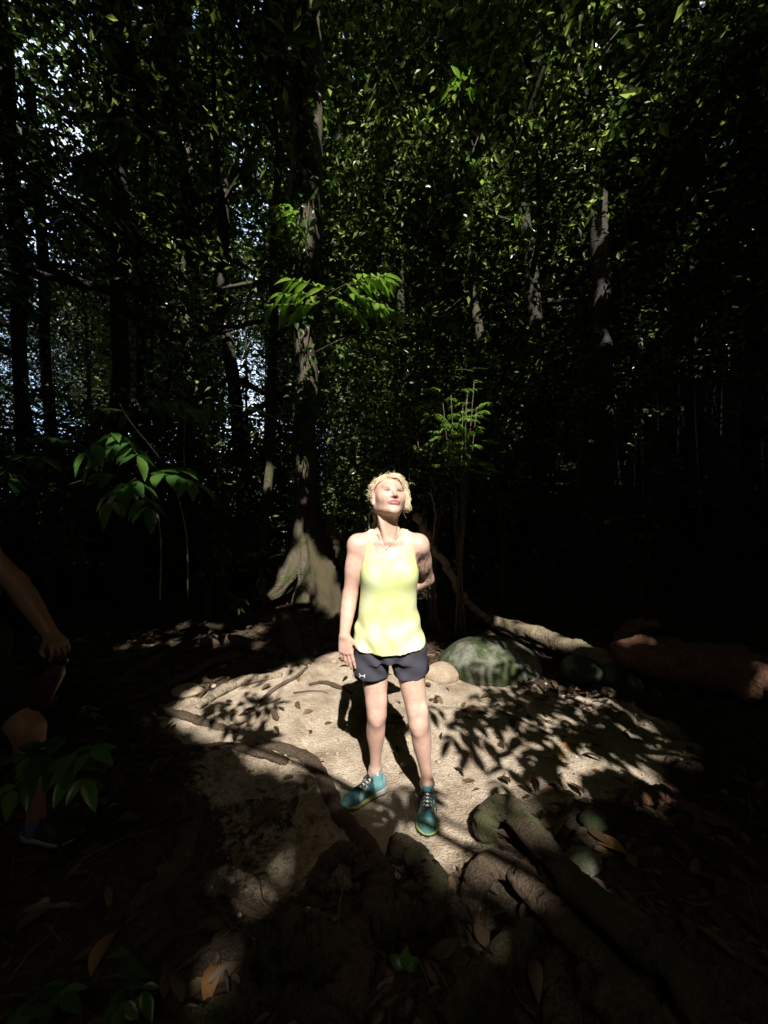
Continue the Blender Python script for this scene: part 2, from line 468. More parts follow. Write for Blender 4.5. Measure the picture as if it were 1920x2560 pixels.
def sun_raster():
    """for each patch of ground: the height above which leaves on the sun ray through it are left out"""
    nx, ny = 1000, 1500
    zc = np.full((nx, ny), 99.0, np.float32)
    gx = SUNQ_LO[0] + SUNQ_H * np.arange(nx); gy = SUNQ_LO[1] + SUNQ_H * np.arange(ny)
    X, Y = np.meshgrid(gx, gy, indexing='ij')
    m = (np.abs(X) < 3) & (Y > 1) & (Y < 5.5)
    d = np.full(X.shape, 9.0); d[m] = poly_dist(LIT, X[m], Y[m]) + .05 * wave(X[m], Y[m], 8, 31)
    zc[d < .03] = .3
    for a, b, c, r in SPOTS:
        s = P(a, b, c); q = s - S * (s[2] / S[2]); w = r / S[2] + .1
        i0, i1 = [int(np.clip((q[0] - SUNQ_LO[0] + k) / SUNQ_H, 0, nx - 1)) for k in (-w, w)]
        j0, j1 = [int(np.clip((q[1] - SUNQ_LO[1] + k) / SUNQ_H, 0, ny - 1)) for k in (-w, w)]
        if i1 <= i0 or j1 <= j0: continue
        v = np.stack([X[i0:i1, j0:j1] - s[0], Y[i0:i1, j0:j1] - s[1], np.full((i1 - i0, j1 - j0), -s[2])], -1)
        dist = np.linalg.norm(v - (v @ S)[..., None] * S, axis=-1)
        th = s[2] + max(.25, r * .8) * S[2]
        sub = zc[i0:i1, j0:j1]; sub[dist < r] = np.minimum(sub[dist < r], th)
    return zc
ZCUT = sun_raster()

def keep(pos):
    """False for leaves that would stand between the sun and a sunlit place"""
    pos = np.asarray(pos, float)
    q = pos - S * (pos[:, 2:3] / S[2])
    i = ((q[:, 0] - SUNQ_LO[0]) / SUNQ_H).astype(int); j = ((q[:, 1] - SUNQ_LO[1]) / SUNQ_H).astype(int)
    ok = (i >= 0) & (j >= 0) & (i < ZCUT.shape[0]) & (j < ZCUT.shape[1])
    z = ZCUT[np.clip(i, 0, ZCUT.shape[0] - 1), np.clip(j, 0, ZCUT.shape[1] - 1)]
    return ~(ok & (pos[:, 2] > z))
# ------------------------------------------------------------------ forest
def clumps(centres, per, rad, flat=.6, rng=RNG):
    c = np.repeat(np.asarray(centres, float), per, 0)
    v = rng.normal(size=c.shape); v /= np.maximum(np.linalg.norm(v, axis=1, keepdims=True), 1e-6)
    v *= (rng.uniform(0, 1, (len(c), 1)) ** .4); v[:, 2] *= flat
    r = np.repeat(np.broadcast_to(rad, (len(centres),)), per)[:, None]
    return c + v * r

def droop_axes(n, rng=RNG):
    """leaf axes hanging outwards and down, blades facing up with scatter"""
    a = rng.normal(size=(n, 3)); a[:, 2] = rng.normal(size=n) * .45 - .3
    u = rng.normal(size=(n, 3)) * .9; u[:, 2] = np.abs(u[:, 2]) + .5
    return nrm(a), nrm(u)

def scatter(mb, pos, L0, L1, wr=.42, hi=False, rng=RNG, cull=True, tint=None, clear=0.0):
    ok = np.ones(len(pos), bool)
    if cull: ok &= keep(pos)
    d = np.linalg.norm(pos - np.array([0, 0, CAM_H]), axis=1)
    ok &= d > clear
    pos = pos[ok]; n = len(pos)
    if n == 0: return
    a, u = droop_axes(n, rng)
    L = rng.uniform(L0, L1, n)
    if cull:
        k = keep(pos + a * L[:, None] * .5) & keep(pos + a * L[:, None])
        pos, a, u, L = pos[k], a[k], u[k], L[k]; n = len(pos)
    leaves(mb, pos, a, u, L, L * rng.uniform(wr * .8, wr * 1.2, n), hi, rng.uniform(0, 1, n))

def opening(x, y):
    """1 where the forest is thin: a glade towards the left rear, lets the sky through"""
    a = x / np.maximum(y, .1)
    w1 = sstep(-1.25, -.98, a) * sstep(-.62, -.80, a)
    w2 = sstep(-.46, -.40, a) * sstep(-.26, -.32, a)
    return np.maximum(w1, w2) * sstep(5.5, 8.0, y)

def window(x, y):
    """the clear view to the sky left of the big tree"""
    a = x / np.maximum(y, .1)
    return sstep(-.44, -.41, a) * sstep(-.285, -.31, a) * sstep(6.0, 7.5, y)

rg = np.random.default_rng(11)
def canopy():
    mb = MB()
    # seen part, in front of the camera
    n = 26000
    c = np.stack([rg.uniform(-26, 26, n), rg.uniform(2, 34, n), rg.uniform(8.5, 15, n)], 1)
    th = opening(c[:, 0], c[:, 1]) * np.where(c[:, 1] > 5, 1, 0)
    nz = .5 + .5 * wave(c[:, 0], c[:, 1], .9, 77)
    ok = rg.uniform(0, 1, n) > np.maximum(th * np.clip(-.15 + 1.3 * nz, .1, .92), .7 * window(c[:, 0], c[:, 1]) * (c[:, 1] > 13))
    ok &= ~((c[:, 1] < 7) & (np.abs(c[:, 0]) < 8) & (c[:, 2] < 9.5) & (rg.uniform(0, 1, n) < .5))
    c = c[ok]
    seen = np.abs(c[:, 0]) < 1.1 * c[:, 1] + 1.0
    big = seen & (rg.uniform(0, 1, len(c)) < .22); seen = seen & ~big
    scatter(mb, clumps(c[big], 22, rg.uniform(.5, 1.0, big.sum())), .22, .40, .42, rng=rg)
    seen_ = np.abs(c[:, 0]) < 1.1 * c[:, 1] + 1.0
    scatter(mb, clumps(c[seen], 64, rg.uniform(.45, 1.0, seen.sum())), .07, .19, .5, rng=rg)
    seen = seen_
    scatter(mb, clumps(c[~seen], 26, rg.uniform(.5, 1.0, (~seen).sum())), .24, .36, .5, rng=rg)
    # over and behind the camera: coarser leaves, only there to make the forest's shade
    n = 24000
    c = np.stack([rg.uniform(-26, 26, n), rg.uniform(-26, 3, n), rg.uniform(6.5, 12, n)], 1)
    scatter(mb, clumps(c, 30, rg.uniform(.5, 1.1, n)), .26, .44, .5, rng=rg)
    # higher crowns: coarse leaves that only deepen the shade
    n = 9000
    c = np.stack([rg.uniform(-26, 26, n), rg.uniform(-8, 34, n), rg.uniform(15, 18, n)], 1)
    c = c[rg.uniform(0, 1, n) > opening(c[:, 0], c[:, 1]) * .85 * (.35 + .65 * (wave(c[:, 0], c[:, 1], .9, 77) > -.1))]
    scatter(mb, clumps(c, 34, rg.uniform(.6, 1.2, len(c))), .26, .44, .55, rng=rg)
    # unseen wood behind and beside the viewpoint, added to block low skylight
    n = 5200
    a = rg.uniform(0, 2 * np.pi, n); r = rg.uniform(8, 17, n)
    x, y = r * np.sin(a), r * np.cos(a)
    m = ~((y > 0) & (np.abs(x) < 1.25 * y + 1.0))
    c = np.stack([x, y, rg.uniform(0, 7.5, n)], 1)[m]
    scatter(mb, clumps(c, 26, rg.uniform(.5, 1.0, len(c)), 1.0), .24, .40, .5, rng=rg)
    tag(mb.build('forest_canopy', M['leaf'], smooth=False), 'dense leafy rainforest canopy closing overhead', 'canopy', kind='stuff')
canopy()

def backwood():
    """the far wood and its undergrowth: one leafy mass no one could count"""
    mb = MB()
    n = 17000
    y = 7.5 + 27 * rg.uniform(0, 1, n) ** .8
    x = rg.uniform(-1.15, 1.15, n) * y
    z0 = gz(x, y); z = z0 + rg.uniform(0, 1, n) * 11
    th = opening(x, y) * sstep(3.0, 4.5, z - z0)
    ok = rg.uniform(0, 1, n) > np.maximum(th * np.clip(.35 + .6 * wave(x, z, 1.3, 78), .1, .9), .8 * window(x, y) * sstep(3.4, 4.6, z - z0))
    # the bank on the right has sparse low growth
    bank = sstep(1.5, 3.0, x) * sstep(3.5, .8, z - z0)
    ok &= rg.uniform(0, 1, n) > bank * .6
    c = np.stack([x, y, z], 1)[ok]
    scatter(mb, clumps(c, 24, rg.uniform(.4, .9, len(c)), 1.0), .10, .2, .45, rng=rg)
    # thick low undergrowth that closes the view between the trunks
    n = 10500
    y = 7.5 + 16 * rg.uniform(0, 1, n); x = rg.uniform(-1.9, .35, n) * y; z = gz(x, y) + rg.uniform(0, 4.2, n)
    ok = rg.uniform(0, 1, n) > opening(x, y) * sstep(2.8, 4.2, z - gz(x, y)) * .7
    c = np.stack([x, y, z], 1)[ok]
    scatter(mb, clumps(c, 22, rg.uniform(.4, .8, len(c)), 1.0), .10, .2, .45, rng=rg)
    # bare hanging stems among the leaves
    for i in range(150):
        yy = rg.uniform(8, 24); xx = rg.uniform(-.9, 1.0) * yy; zz = float(gz(xx, yy))
        hgt = rg.uniform(3, 12); dx = rg.normal() * .5
        p = spline([(xx, yy, zz - .1), (xx + dx * .4 + rg.normal() * .1, yy, zz + hgt * .4), (xx + dx, yy, zz + hgt)], 9)
        add_tube(mb, p, np.linspace(.05, .015, 9) * rg.uniform(.5, 1.4), 5, .0)
    tag(mb.build('distant_forest', M['leaf'], smooth=False), 'far mass of dark leaves and thin stems behind the trunks', 'forest', kind='stuff')
backwood()

def limb_set(mb, path, n, r0, lo=.45, rng=rg, ln=(1.5, 3.2)):
    ends = []
    for i in range(n):
        k = int(len(path) * rng.uniform(lo, .97)); b = path[min(k, len(path) - 1)]
        a = rng.uniform(0, 6.28); l = rng.uniform(*ln)
        e = b + np.array([math.cos(a) * l, math.sin(a) * l, l * rng.uniform(.1, .7)])
        m = (b + e) / 2 + np.array([0, 0, -.12 * l]) + rng.normal(size=3) * .1
        p = spline([b, m, e], 8)
        add_tube(mb, p, np.linspace(r0, r0 * .3, 8), 6)
        ends += [p[4], p[5], p[6], p[7]]
    return np.array(ends)

def tree(label, px, d, w, material, crown=(40, 26), z_top=12.0, lo=.5, name='tree', group=None, rough=.04, limbs=7, leaf=(.12, .2), spread=(1.5, 3.2), lump=.08, flare=1.7):
    """px: pixels up the trunk from its foot; w: trunk width in pixels at foot and top; crown = (clumps, leaves per clump)"""
    pts = [P(a, b, d) for a, b in px]
    x0, y0 = pts[0][0], d
    g = float(gz(x0, y0))
    base = np.array([x0, y0, g])
    pts = [base - [0, 0, .25]] + ([base + [0, 0, .02]] if pts[0][2] > g + .3 else []) + [q for q in pts if q[2] > g + .05]
    if pts[-1][2] < z_top:
        dv = pts[-1] - pts[-2]; dv = dv / max(dv[2], .1)
        pts.append(pts[-1] + dv * (z_top - pts[-1][2]))
    n = 40
    path = spline(pts, n)
    for k in (0, 1):
        path[2:, k] += .018 * np.sin(np.arange(n - 2) * .7 + x0 * 3 + k)
    r = np.linspace(w[0], w[1], n) / FPX * d / 2
    zr = path[:, 2] - g
    r = r * (1 + (flare - 1) * np.exp(-np.maximum(zr, 0) / .28))
    e = empty(name, base, label, 'tree', group)
    mb = MB()
    add_tube(mb, path, r, 14, rough=rough, seed=int(abs(x0 * 1000)) + 5, lump=lump)
    ends = limb_set(mb, path, limbs, r[-1] * .55 + .012, lo, ln=spread)
    mb.build('trunk', material, e)
    cn, per = crown
    if cn:
        c = ends[rg.integers(0, len(ends), cn)] + rg.normal(size=(cn, 3)) * [.7, .7, .45]
        m2 = MB()
        th = opening(c[:, 0], c[:, 1])
        c = c[rg.uniform(0, 1, len(c)) > np.maximum(th * .5, .85 * window(c[:, 0], c[:, 1]))]
        scatter(m2, clumps(c, per, rg.uniform(.35, .7, len(c))), *leaf, .42, rng=rg, clear=1.5)
        m2.build('crown', M['leaf'], e, smooth=False)
    return e

# the big tree behind the person
def big_tree():
    d = 6.5
    px = [(770, 1500), (764, 1420), (760, 1330), (764, 1200), (762, 1050), (765, 900), (758, 740), (768, 580), (775, 400), (776, 250), (768, 100), (764, -80)]
    e = empty('tree', (P(770, 1500, d)[0], d, 0), 'big mossy tree with flared buttress base and sun-dappled trunk behind the person', 'tree')
    path = spline([P(770, 1540, d)] + [P(a, b, d) for a, b in px] + [P(760, -420, d)], 90)
    wpx = np.interp(path[:, 2], [0, .5, 1.1, 2, 4, 6.5, 10, 13], [96, 72, 58, 52, 56, 62, 66, 50])
    mb = MB()
    add_tube(mb, path, wpx / FPX * d / 2, 36, rough=.035, seed=3, lump=.11)
    ends = limb_set(mb, path, 4, .05, .85, ln=(1.5, 3.5))
    mb.build('trunk', M['bark'], e)
    # buttresses
    for pts, rr in (([P(762, 1240, d - .05), P(752, 1330, d - .12), P(735, 1410, d - .22), P(700, 1470, d - .4), P(655, 1500, d - .6)], [.10, .15, .18, .15, .07]),
                    ([P(775, 1290, d - .08), P(790, 1360, d - .2), P(812, 1430, d - .38), P(822, 1500, d - .55), P(825, 1545, d - .6)], [.10, .17, .27, .33, .28]),
                    ([P(790, 1300, d + .1), P(840, 1390, d), P(880, 1450, d - .1), P(930, 1500, d - .2)], [.1, .16, .14, .06]),
                    ([P(765, 1350, d - .2), P(764, 1430, d - .35), P(760, 1510, d - .5)], [.08, .12, .14])):
        b = MB()
        p = spline(pts, 26); r = np.interp(np.linspace(0, 1, 26), np.linspace(0, 1, len(rr)), rr)
        V, F, Tn = tube(p, r, 44, rough=.03, seed=len(pts) + 9, lump=.16)
        ctr = np.repeat(p, 44, 0); a_ = np.tile(np.arange(44) / 44 * 2 * np.pi, 26); k_ = np.repeat(np.arange(26), 44)
        V[:-2] = ctr + (V[:-2] - ctr) * (1 + .07 * np.sin(a_ * 6 + k_ * .25) + .05 * np.sin(a_ * 11 - k_ * .4 + 1) + .04 * np.sin(k_ * 1.3 + a_ * 3))[:, None]
        b.add(V, F); b.L.append(Tn.ravel()); b.N.append(np.full(len(Tn), 3))
        b.build('buttress_root', M['moss_root'] if rr[2] > .2 else M['bark'], e)
    c = ends[rg.integers(0, len(ends), 130)] + rg.normal(size=(130, 3)) * [.8, .8, .5]
    m2 = MB(); scatter(m2, clumps(c, 30, .6), .13, .24, rng=rg)
    m2.build('crown', M['leaf'], e, smooth=False)
big_tree()

def creeper():
    mb = MB(); r_ = np.random.default_rng(8)
    e = empty('creeper', P(755, 1400, 6.2), 'small-leaved creeper clinging up the front of the big trunk', 'vine')
    for k in range(4):
        py = np.linspace(1330, -40, 40); px = 762 + (r_.uniform(-16, 16) + 16 * np.sin(py * r_.uniform(.006, .012) + r_.uniform(0, 6)))
        add_tube(mb, np.array([P(a, b, 6.27) for a, b in zip(px, py)]), r_.uniform(.006, .014), 6)
    mb.build('stem', M['twig'], e)
    f = MB(); n = 340
    py = r_.uniform(-30, 1250, n); py = np.where(r_.uniform(0, 1, n) < .6, r_.choice([60, 180, 330, 430, 660, 760, 1010], n) + r_.normal(size=n) * 45, py)
    pos = np.array([P(762 + r_.normal() * 22, b, 6.22 + r_.normal() * .05) for b in py])
    a = r_.normal(size=(n, 3)); a[:, 1] = -np.abs(a[:, 1]) * .6; a[:, 2] -= .5
    u = r_.normal(size=(n, 3)) * .5; u[:, 1] -= .8; u[:, 2] += .5
    L = r_.uniform(.07, .17, n); leaves(f, pos, a, u, L, L * .5, True)
    f.build('foliage', M['leaf_near'], e)
creeper()

T = [
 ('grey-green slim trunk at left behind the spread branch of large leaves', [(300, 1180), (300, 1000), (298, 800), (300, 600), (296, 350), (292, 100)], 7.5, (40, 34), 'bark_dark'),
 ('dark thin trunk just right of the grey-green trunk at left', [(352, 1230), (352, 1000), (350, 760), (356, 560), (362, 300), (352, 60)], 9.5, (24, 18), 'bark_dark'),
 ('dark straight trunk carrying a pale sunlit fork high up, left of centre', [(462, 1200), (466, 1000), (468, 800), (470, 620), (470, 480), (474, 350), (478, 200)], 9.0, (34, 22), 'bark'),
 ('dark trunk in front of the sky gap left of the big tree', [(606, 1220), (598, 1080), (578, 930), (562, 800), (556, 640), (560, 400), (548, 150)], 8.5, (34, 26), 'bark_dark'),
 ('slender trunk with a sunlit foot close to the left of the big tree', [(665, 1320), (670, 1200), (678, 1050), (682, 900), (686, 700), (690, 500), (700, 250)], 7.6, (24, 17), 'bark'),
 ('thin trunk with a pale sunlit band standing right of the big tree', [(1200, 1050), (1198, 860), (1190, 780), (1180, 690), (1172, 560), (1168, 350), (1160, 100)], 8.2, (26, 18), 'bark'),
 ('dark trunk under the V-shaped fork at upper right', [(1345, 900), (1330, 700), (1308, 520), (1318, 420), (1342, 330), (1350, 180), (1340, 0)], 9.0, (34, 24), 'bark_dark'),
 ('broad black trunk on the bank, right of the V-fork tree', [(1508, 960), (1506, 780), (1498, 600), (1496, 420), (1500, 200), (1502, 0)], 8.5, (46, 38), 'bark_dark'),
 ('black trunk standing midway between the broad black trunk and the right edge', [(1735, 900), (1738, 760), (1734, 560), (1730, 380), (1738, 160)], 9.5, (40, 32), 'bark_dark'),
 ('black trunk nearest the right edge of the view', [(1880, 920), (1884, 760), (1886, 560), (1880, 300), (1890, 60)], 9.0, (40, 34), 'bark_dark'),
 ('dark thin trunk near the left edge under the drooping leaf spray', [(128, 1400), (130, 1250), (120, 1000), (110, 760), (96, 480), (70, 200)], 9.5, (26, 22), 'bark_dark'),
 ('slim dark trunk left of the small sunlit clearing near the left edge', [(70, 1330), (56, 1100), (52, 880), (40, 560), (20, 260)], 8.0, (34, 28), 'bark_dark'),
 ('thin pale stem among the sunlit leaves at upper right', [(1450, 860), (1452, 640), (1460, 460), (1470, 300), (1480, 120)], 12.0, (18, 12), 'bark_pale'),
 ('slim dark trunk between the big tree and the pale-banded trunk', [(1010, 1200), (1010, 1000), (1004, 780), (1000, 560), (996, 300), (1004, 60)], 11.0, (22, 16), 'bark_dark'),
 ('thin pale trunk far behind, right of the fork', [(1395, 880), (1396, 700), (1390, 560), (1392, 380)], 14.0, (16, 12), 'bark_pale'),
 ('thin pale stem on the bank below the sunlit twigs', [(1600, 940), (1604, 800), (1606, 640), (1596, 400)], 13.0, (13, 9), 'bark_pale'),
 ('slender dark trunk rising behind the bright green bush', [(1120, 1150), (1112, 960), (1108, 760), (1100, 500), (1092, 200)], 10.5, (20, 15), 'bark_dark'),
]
for lab, px, d, w, mt in T:
    e = tree(lab, px, d, w, M[mt], crown=(150, 26), lo=.22)
# the pale fork of the third trunk and the V-fork, as limbs of their own trees
def fork(label_start, px, d, r, m):
    for o in C.objects:
        if o.get('label', '').startswith(label_start):
            mb = MB(); add_tube(mb, spline([P(a, b, d) for a, b in px], 16), np.linspace(r[0], r[1], 16), 8, rough=.05, seed=1)
            mb.build('limb', m, o); return
fork('dark straight trunk carrying', [(470, 400), (455, 375), (430, 335), (400, 290), (372, 262)], 8.95, (.05, .02), M['bark_pale'])
fork('dark trunk under the V', [(1309, 530), (1300, 450), (1290, 380), (1276, 300), (1250, 200), (1235, 100)], 9.0, (.11, .06), M['bark_dark'])

def vine(label, px, d, r, m, name='liana'):
    mb = MB(); p = spline([P(*q, d) if len(q) == 2 else P(*q) for q in px], 50)
    p[1:-1] += rg.normal(size=(48, 3)) * r * .25
    add_tube(mb, p, np.linspace(r, r * .8, 50), 7, rough=.05, seed=2)
    tag(mb.build(name, m), label, 'vine')
vine('pale sunlit liana climbing along the upper left side of the big trunk', [(690, -60), (702, 30), (709, 90), (716, 150), (722, 205), (730, 260), (735, 330), (728, 420), (722, 540), (732, 640)], 6.25, .028, M['bark_pale'])
vine('thin crooked liana reaching into the big trunk at the top', [(752, -40), (742, 30), (738, 90), (728, 160), (730, 200)], 6.3, .014, M['bark_pale'])
vine('twisting vine against the lower left of the big trunk', [(742, 1130), (752, 1190), (765, 1220), (778, 1260), (770, 1330)], 6.2, .03, M['bark'])
vine('dark leaning stem running from behind the shoulder down to the fallen log', [(1040, 1285, 4.6), (1062, 1330, 4.6), (1085, 1375, 4.7), (1120, 1420, 4.8), (1150, 1480, 4.9), (1195, 1532, 4.95), (1250, 1556, 4.95)], 4.8, .055, M['bark_log'], 'leaning_stem')
vine('dark leaning stem propped on the right side of the buttress', [(822, 1290), (836, 1340), (852, 1385), (872, 1440), (892, 1500)], 5.7, .07, M['moss_root'], 'leaning_stem')
vine('thin pale crooked twig rising right of the shoulder', [(1084, 1345), (1086, 1310), (1090, 1290), (1084, 1262), (1076, 1225)], 4.2, .008, M['bark_pale'], 'twig')
vine('bare thin stem hanging below the leaf spray at left', [(460, 1170), (460, 1110), (462, 1060), (458, 960)], 5.0, .009, M['bark_pale'])
vine('bare curved branch reaching out left from the big trunk', [(735, 1046, 6.2), (700, 1046, 5.4), (668, 1036, 4.8), (640, 1024, 4.5), (600, 1015, 4.2)], 5, .011, M['bark_pale'], 'branch')

# ------------------------------------------------------------------ plants with leaves one can make out
def spray(mb, base, tip, sag, pairs, L, wr=.38, droop=.35, up=(0, 0, 1), both=True, rng=rg, stem_r=.004, end=True, cull=True):
    """a feather of leaves along a bent stalk"""
    base = np.array(base, float); tip = np.array(tip, float)
    p = spline([base, (base + tip) / 2 + [0, 0, sag], tip], 14)
    add_tube(mb, p, np.linspace(stem_r, stem_r * .5, 14), 5, .3)
    f = np.linspace(.18, .97, pairs)
    pos = np.stack([np.interp(f, np.linspace(0, 1, 14), p[:, k]) for k in range(3)], 1)
    tg = nrm(np.gradient(p, axis=0)); t = nrm(np.stack([np.interp(f, np.linspace(0, 1, 14), tg[:, k]) for k in range(3)], 1)); sd = nrm(np.cross(t, np.broadcast_to(up, t.shape)))
    for s in ((-1, 1) if both else (1,)):
        ax = nrm(t * .55 + sd * s + np.array([0, 0, -droop]) + rng.normal(size=t.shape) * .12)
        uu = np.array(up) + rng.normal(size=t.shape) * .18
        l = L * (.75 + .35 * np.sin(np.pi * f)) * rng.uniform(.85, 1.15, pairs)
        k = keep(pos) & keep(pos + ax * l[:, None]) if cull else np.ones(pairs, bool)
        leaves(mb, (pos + rng.normal(size=pos.shape) * .004)[k], ax[k], uu[k], l[k], l[k] * wr, True, rng.uniform(0, 1, pairs)[k])
    if end and (not cull or keep(p[-1:])[0]):
        leaves(mb, p[-1:], t[-1:] + [0, 0, -droop * .6], np.array(up), L, L * wr, True, rng.uniform(0, 1, 1))

def leafy_branch(label, name, cat, stalk, d, sprays, L, m='leaf_near', group=None, wr=.38, r=.009, pairs=5, droop=.35):
    """stalk: pixels (x, y, depth); sprays: pixel base -> pixel tip, with depths"""
    pts = [P(*q) for q in stalk]
    e = empty(name, pts[0], label, cat, group)
    mb = MB(); add_tube(mb, spline(pts, 24), np.linspace(r, r * .45, 24), 6)
    mb.build('stem', M['twig'], e)
    f = MB()
    for a, b in sprays:
        spray(f, P(*a), P(*b), .03, pairs, L, wr, droop)
    f.build('foliage', M[m], e)

leafy_branch('long low branch of large glossy drooping leaves at left', 'sapling', 'sapling',
    [(470, 1500, 3.9), (465, 1330, 3.6), (420, 1180, 3.3), (330, 1060, 3.1), (300, 1010, 3.0)], 3,
    [((350, 1040, 3.1), (215, 1025, 2.9)), ((330, 1030, 3.1), (430, 1005, 3.2)), ((300, 1080, 3.0), (220, 1130, 2.8)), ((300, 1085, 3), (345, 1140, 2.9)), ((420, 1030, 3.3), (540, 1030, 3.5)),
     ((330, 1090, 3.1), (240, 1150, 3.0)), ((480, 1010, 3.5), (640, 1025, 3.9))], .21)
leafy_branch('low spray of broad leaves hanging under the long branch at left', 'sapling', 'sapling',
    [(400, 1500, 3.3), (400, 1330, 3.1), (370, 1200, 3.0), (340, 1160, 2.95)], 3,
    [((345, 1180, 2.95), (160, 1215, 2.8)), ((350, 1185, 2.95), (490, 1210, 2.9)), ((345, 1200, 2.9), (370, 1270, 2.75)), ((340, 1195, 2.9), (280, 1260, 2.7)), ((390, 1190, 3.0), (450, 1170, 3.2))], .2, wr=.42)
leafy_branch('spray of drooping leaves entering from the left edge', 'branch', 'branch',
    [(-140, 640, 2.9), (-60, 665, 2.9), (0, 680, 2.9), (60, 705, 2.9)], 2.9,
    [((-40, 660, 2.9), (110, 740, 2.8)), ((-20, 690, 2.8), (70, 770, 2.7)), ((-60, 720, 3.0), (40, 740, 2.9))], .17)
leafy_branch('dim branch of oval leaves below the left-edge spray', 'branch', 'branch',
    [(-120, 1120, 3.2), (-40, 1130, 3.2), (40, 1150, 3.1), (100, 1165, 3.1)], 3.1,
    [((20, 1140, 3.1), (120, 1150, 3.0)), ((60, 1100, 3.2), (180, 1105, 3.3)), ((0, 1170, 3.0), (30, 1195, 2.9))], .16, wr=.5)
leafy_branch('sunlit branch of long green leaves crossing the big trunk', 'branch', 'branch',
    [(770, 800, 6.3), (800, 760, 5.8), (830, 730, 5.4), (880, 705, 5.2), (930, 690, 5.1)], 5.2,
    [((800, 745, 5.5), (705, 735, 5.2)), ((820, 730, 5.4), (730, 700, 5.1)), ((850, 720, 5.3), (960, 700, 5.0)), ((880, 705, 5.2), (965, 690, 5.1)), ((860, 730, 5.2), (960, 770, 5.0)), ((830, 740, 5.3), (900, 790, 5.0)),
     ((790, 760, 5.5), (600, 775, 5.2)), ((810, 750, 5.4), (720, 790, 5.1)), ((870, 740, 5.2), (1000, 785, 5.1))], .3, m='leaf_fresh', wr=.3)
leafy_branch('small bright leafy shoot halfway up the big trunk', 'branch', 'branch',
    [(765, 560, 6.3), (745, 545, 6.2), (730, 530, 6.1)], 6.2,
    [((745, 545, 6.2), (700, 520, 6.0)), ((740, 550, 6.2), (705, 560, 6.0)), ((745, 540, 6.2), (735, 500, 6.1)), ((740, 555, 6.2), (750, 600, 6.1))], .26, m='leaf_fresh', wr=.3)
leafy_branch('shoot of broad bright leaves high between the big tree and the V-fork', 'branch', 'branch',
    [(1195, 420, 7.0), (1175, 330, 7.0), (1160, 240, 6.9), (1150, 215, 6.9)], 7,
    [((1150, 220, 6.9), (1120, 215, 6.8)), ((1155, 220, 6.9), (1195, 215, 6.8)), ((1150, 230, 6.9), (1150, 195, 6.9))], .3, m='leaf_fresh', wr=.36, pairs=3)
leafy_branch('hanging bright leaves under the upper shoot right of centre', 'branch', 'branch',
    [(1200, 330, 7.0), (1185, 370, 6.9), (1175, 400, 6.9)], 7,
    [((1180, 380, 6.9), (1165, 430, 6.8)), ((1185, 380, 6.9), (1205, 430, 6.8))], .26, m='leaf_fresh', wr=.34, pairs=3, droop=.9)
leafy_branch('bright drooping sprig at the end of the dark bough right of centre', 'branch', 'branch',
    [(1180, 470, 7.1), (1210, 510, 7.0), (1250, 540, 6.9), (1300, 552, 6.9)], 7,
    [((1240, 540, 6.9), (1320, 570, 6.8)), ((1200, 515, 7.0), (1240, 530, 6.9)), ((1250, 545, 6.9), (1300, 545, 6.8))], .22, m='leaf_fresh', wr=.26, pairs=4)
leafy_branch('shaded spray of long leaves at upper left', 'branch', 'branch',
    [(480, 390, 5.0), (400, 370, 4.6), (300, 350, 4.3), (220, 385, 4.2)], 4.3,
    [((400, 370, 4.6), (270, 300, 4.3)), ((380, 375, 4.5), (290, 350, 4.3)), ((260, 375, 4.2), (200, 430, 4.1)), ((240, 380, 4.2), (240, 440, 4.1)), ((470, 395, 4.9), (500, 440, 4.8))], .28, wr=.3)
leafy_branch('shaded spray of pointed leaves left of the big trunk near the top', 'branch', 'branch',
    [(760, 420, 6.2), (700, 400, 5.9), (650, 385, 5.7), (600, 390, 5.5)], 5.6,
    [((660, 385, 5.7), (570, 420, 5.4)), ((650, 385, 5.7), (670, 400, 5.5)), ((690, 420, 5.7), (700, 440, 5.6))], .3, wr=.36, pairs=4)

leafy_branch('long spray of lit leaves right of the big trunk under the crossing branch', 'branch', 'branch',
    [(790, 880, 6.2), (850, 850, 5.7), (920, 830, 5.4)], 5.5,
    [((850, 850, 5.7), (960, 880, 5.3)), ((880, 840, 5.5), (1010, 830, 5.3)), ((840, 860, 5.7), (860, 900, 5.5))], .22, m='leaf_fresh', wr=.34, pairs=4)
leafy_branch('dark bough of pointed leaves right of the trunk at head-clearing height', 'branch', 'branch',
    [(1190, 820, 7.6), (1120, 800, 7.0), (1050, 800, 6.6), (1000, 830, 6.3)], 6.6,
    [((1100, 800, 6.9), (1040, 850, 6.5)), ((1060, 800, 6.6), (960, 800, 6.2)), ((1120, 800, 7), (1160, 850, 6.8))], .24, wr=.36, pairs=4)
leafy_branch('hanging spray of long leaves near the top between trunk and fork', 'branch', 'branch',
    [(1010, 120, 6.4), (960, 170, 6.3), (930, 230, 6.2)], 6.3,
    [((960, 170, 6.3), (900, 200, 6.1)), ((940, 210, 6.2), (920, 290, 6.1)), ((960, 170, 6.3), (1000, 240, 6.2))], .27, wr=.3, pairs=4, droop=.8)
leafy_branch('leafy twig high on the right against the bright canopy', 'branch', 'branch',
    [(1560, 60, 6.2), (1500, 130, 6.2), (1440, 190, 6.2)], 6.2,
    [((1500, 130, 6.2), (1420, 130, 6.0)), ((1470, 160, 6.2), (1480, 230, 6.1)), ((1440, 190, 6.2), (1380, 240, 6.1))], .22, m='leaf_fresh', wr=.38, pairs=4)
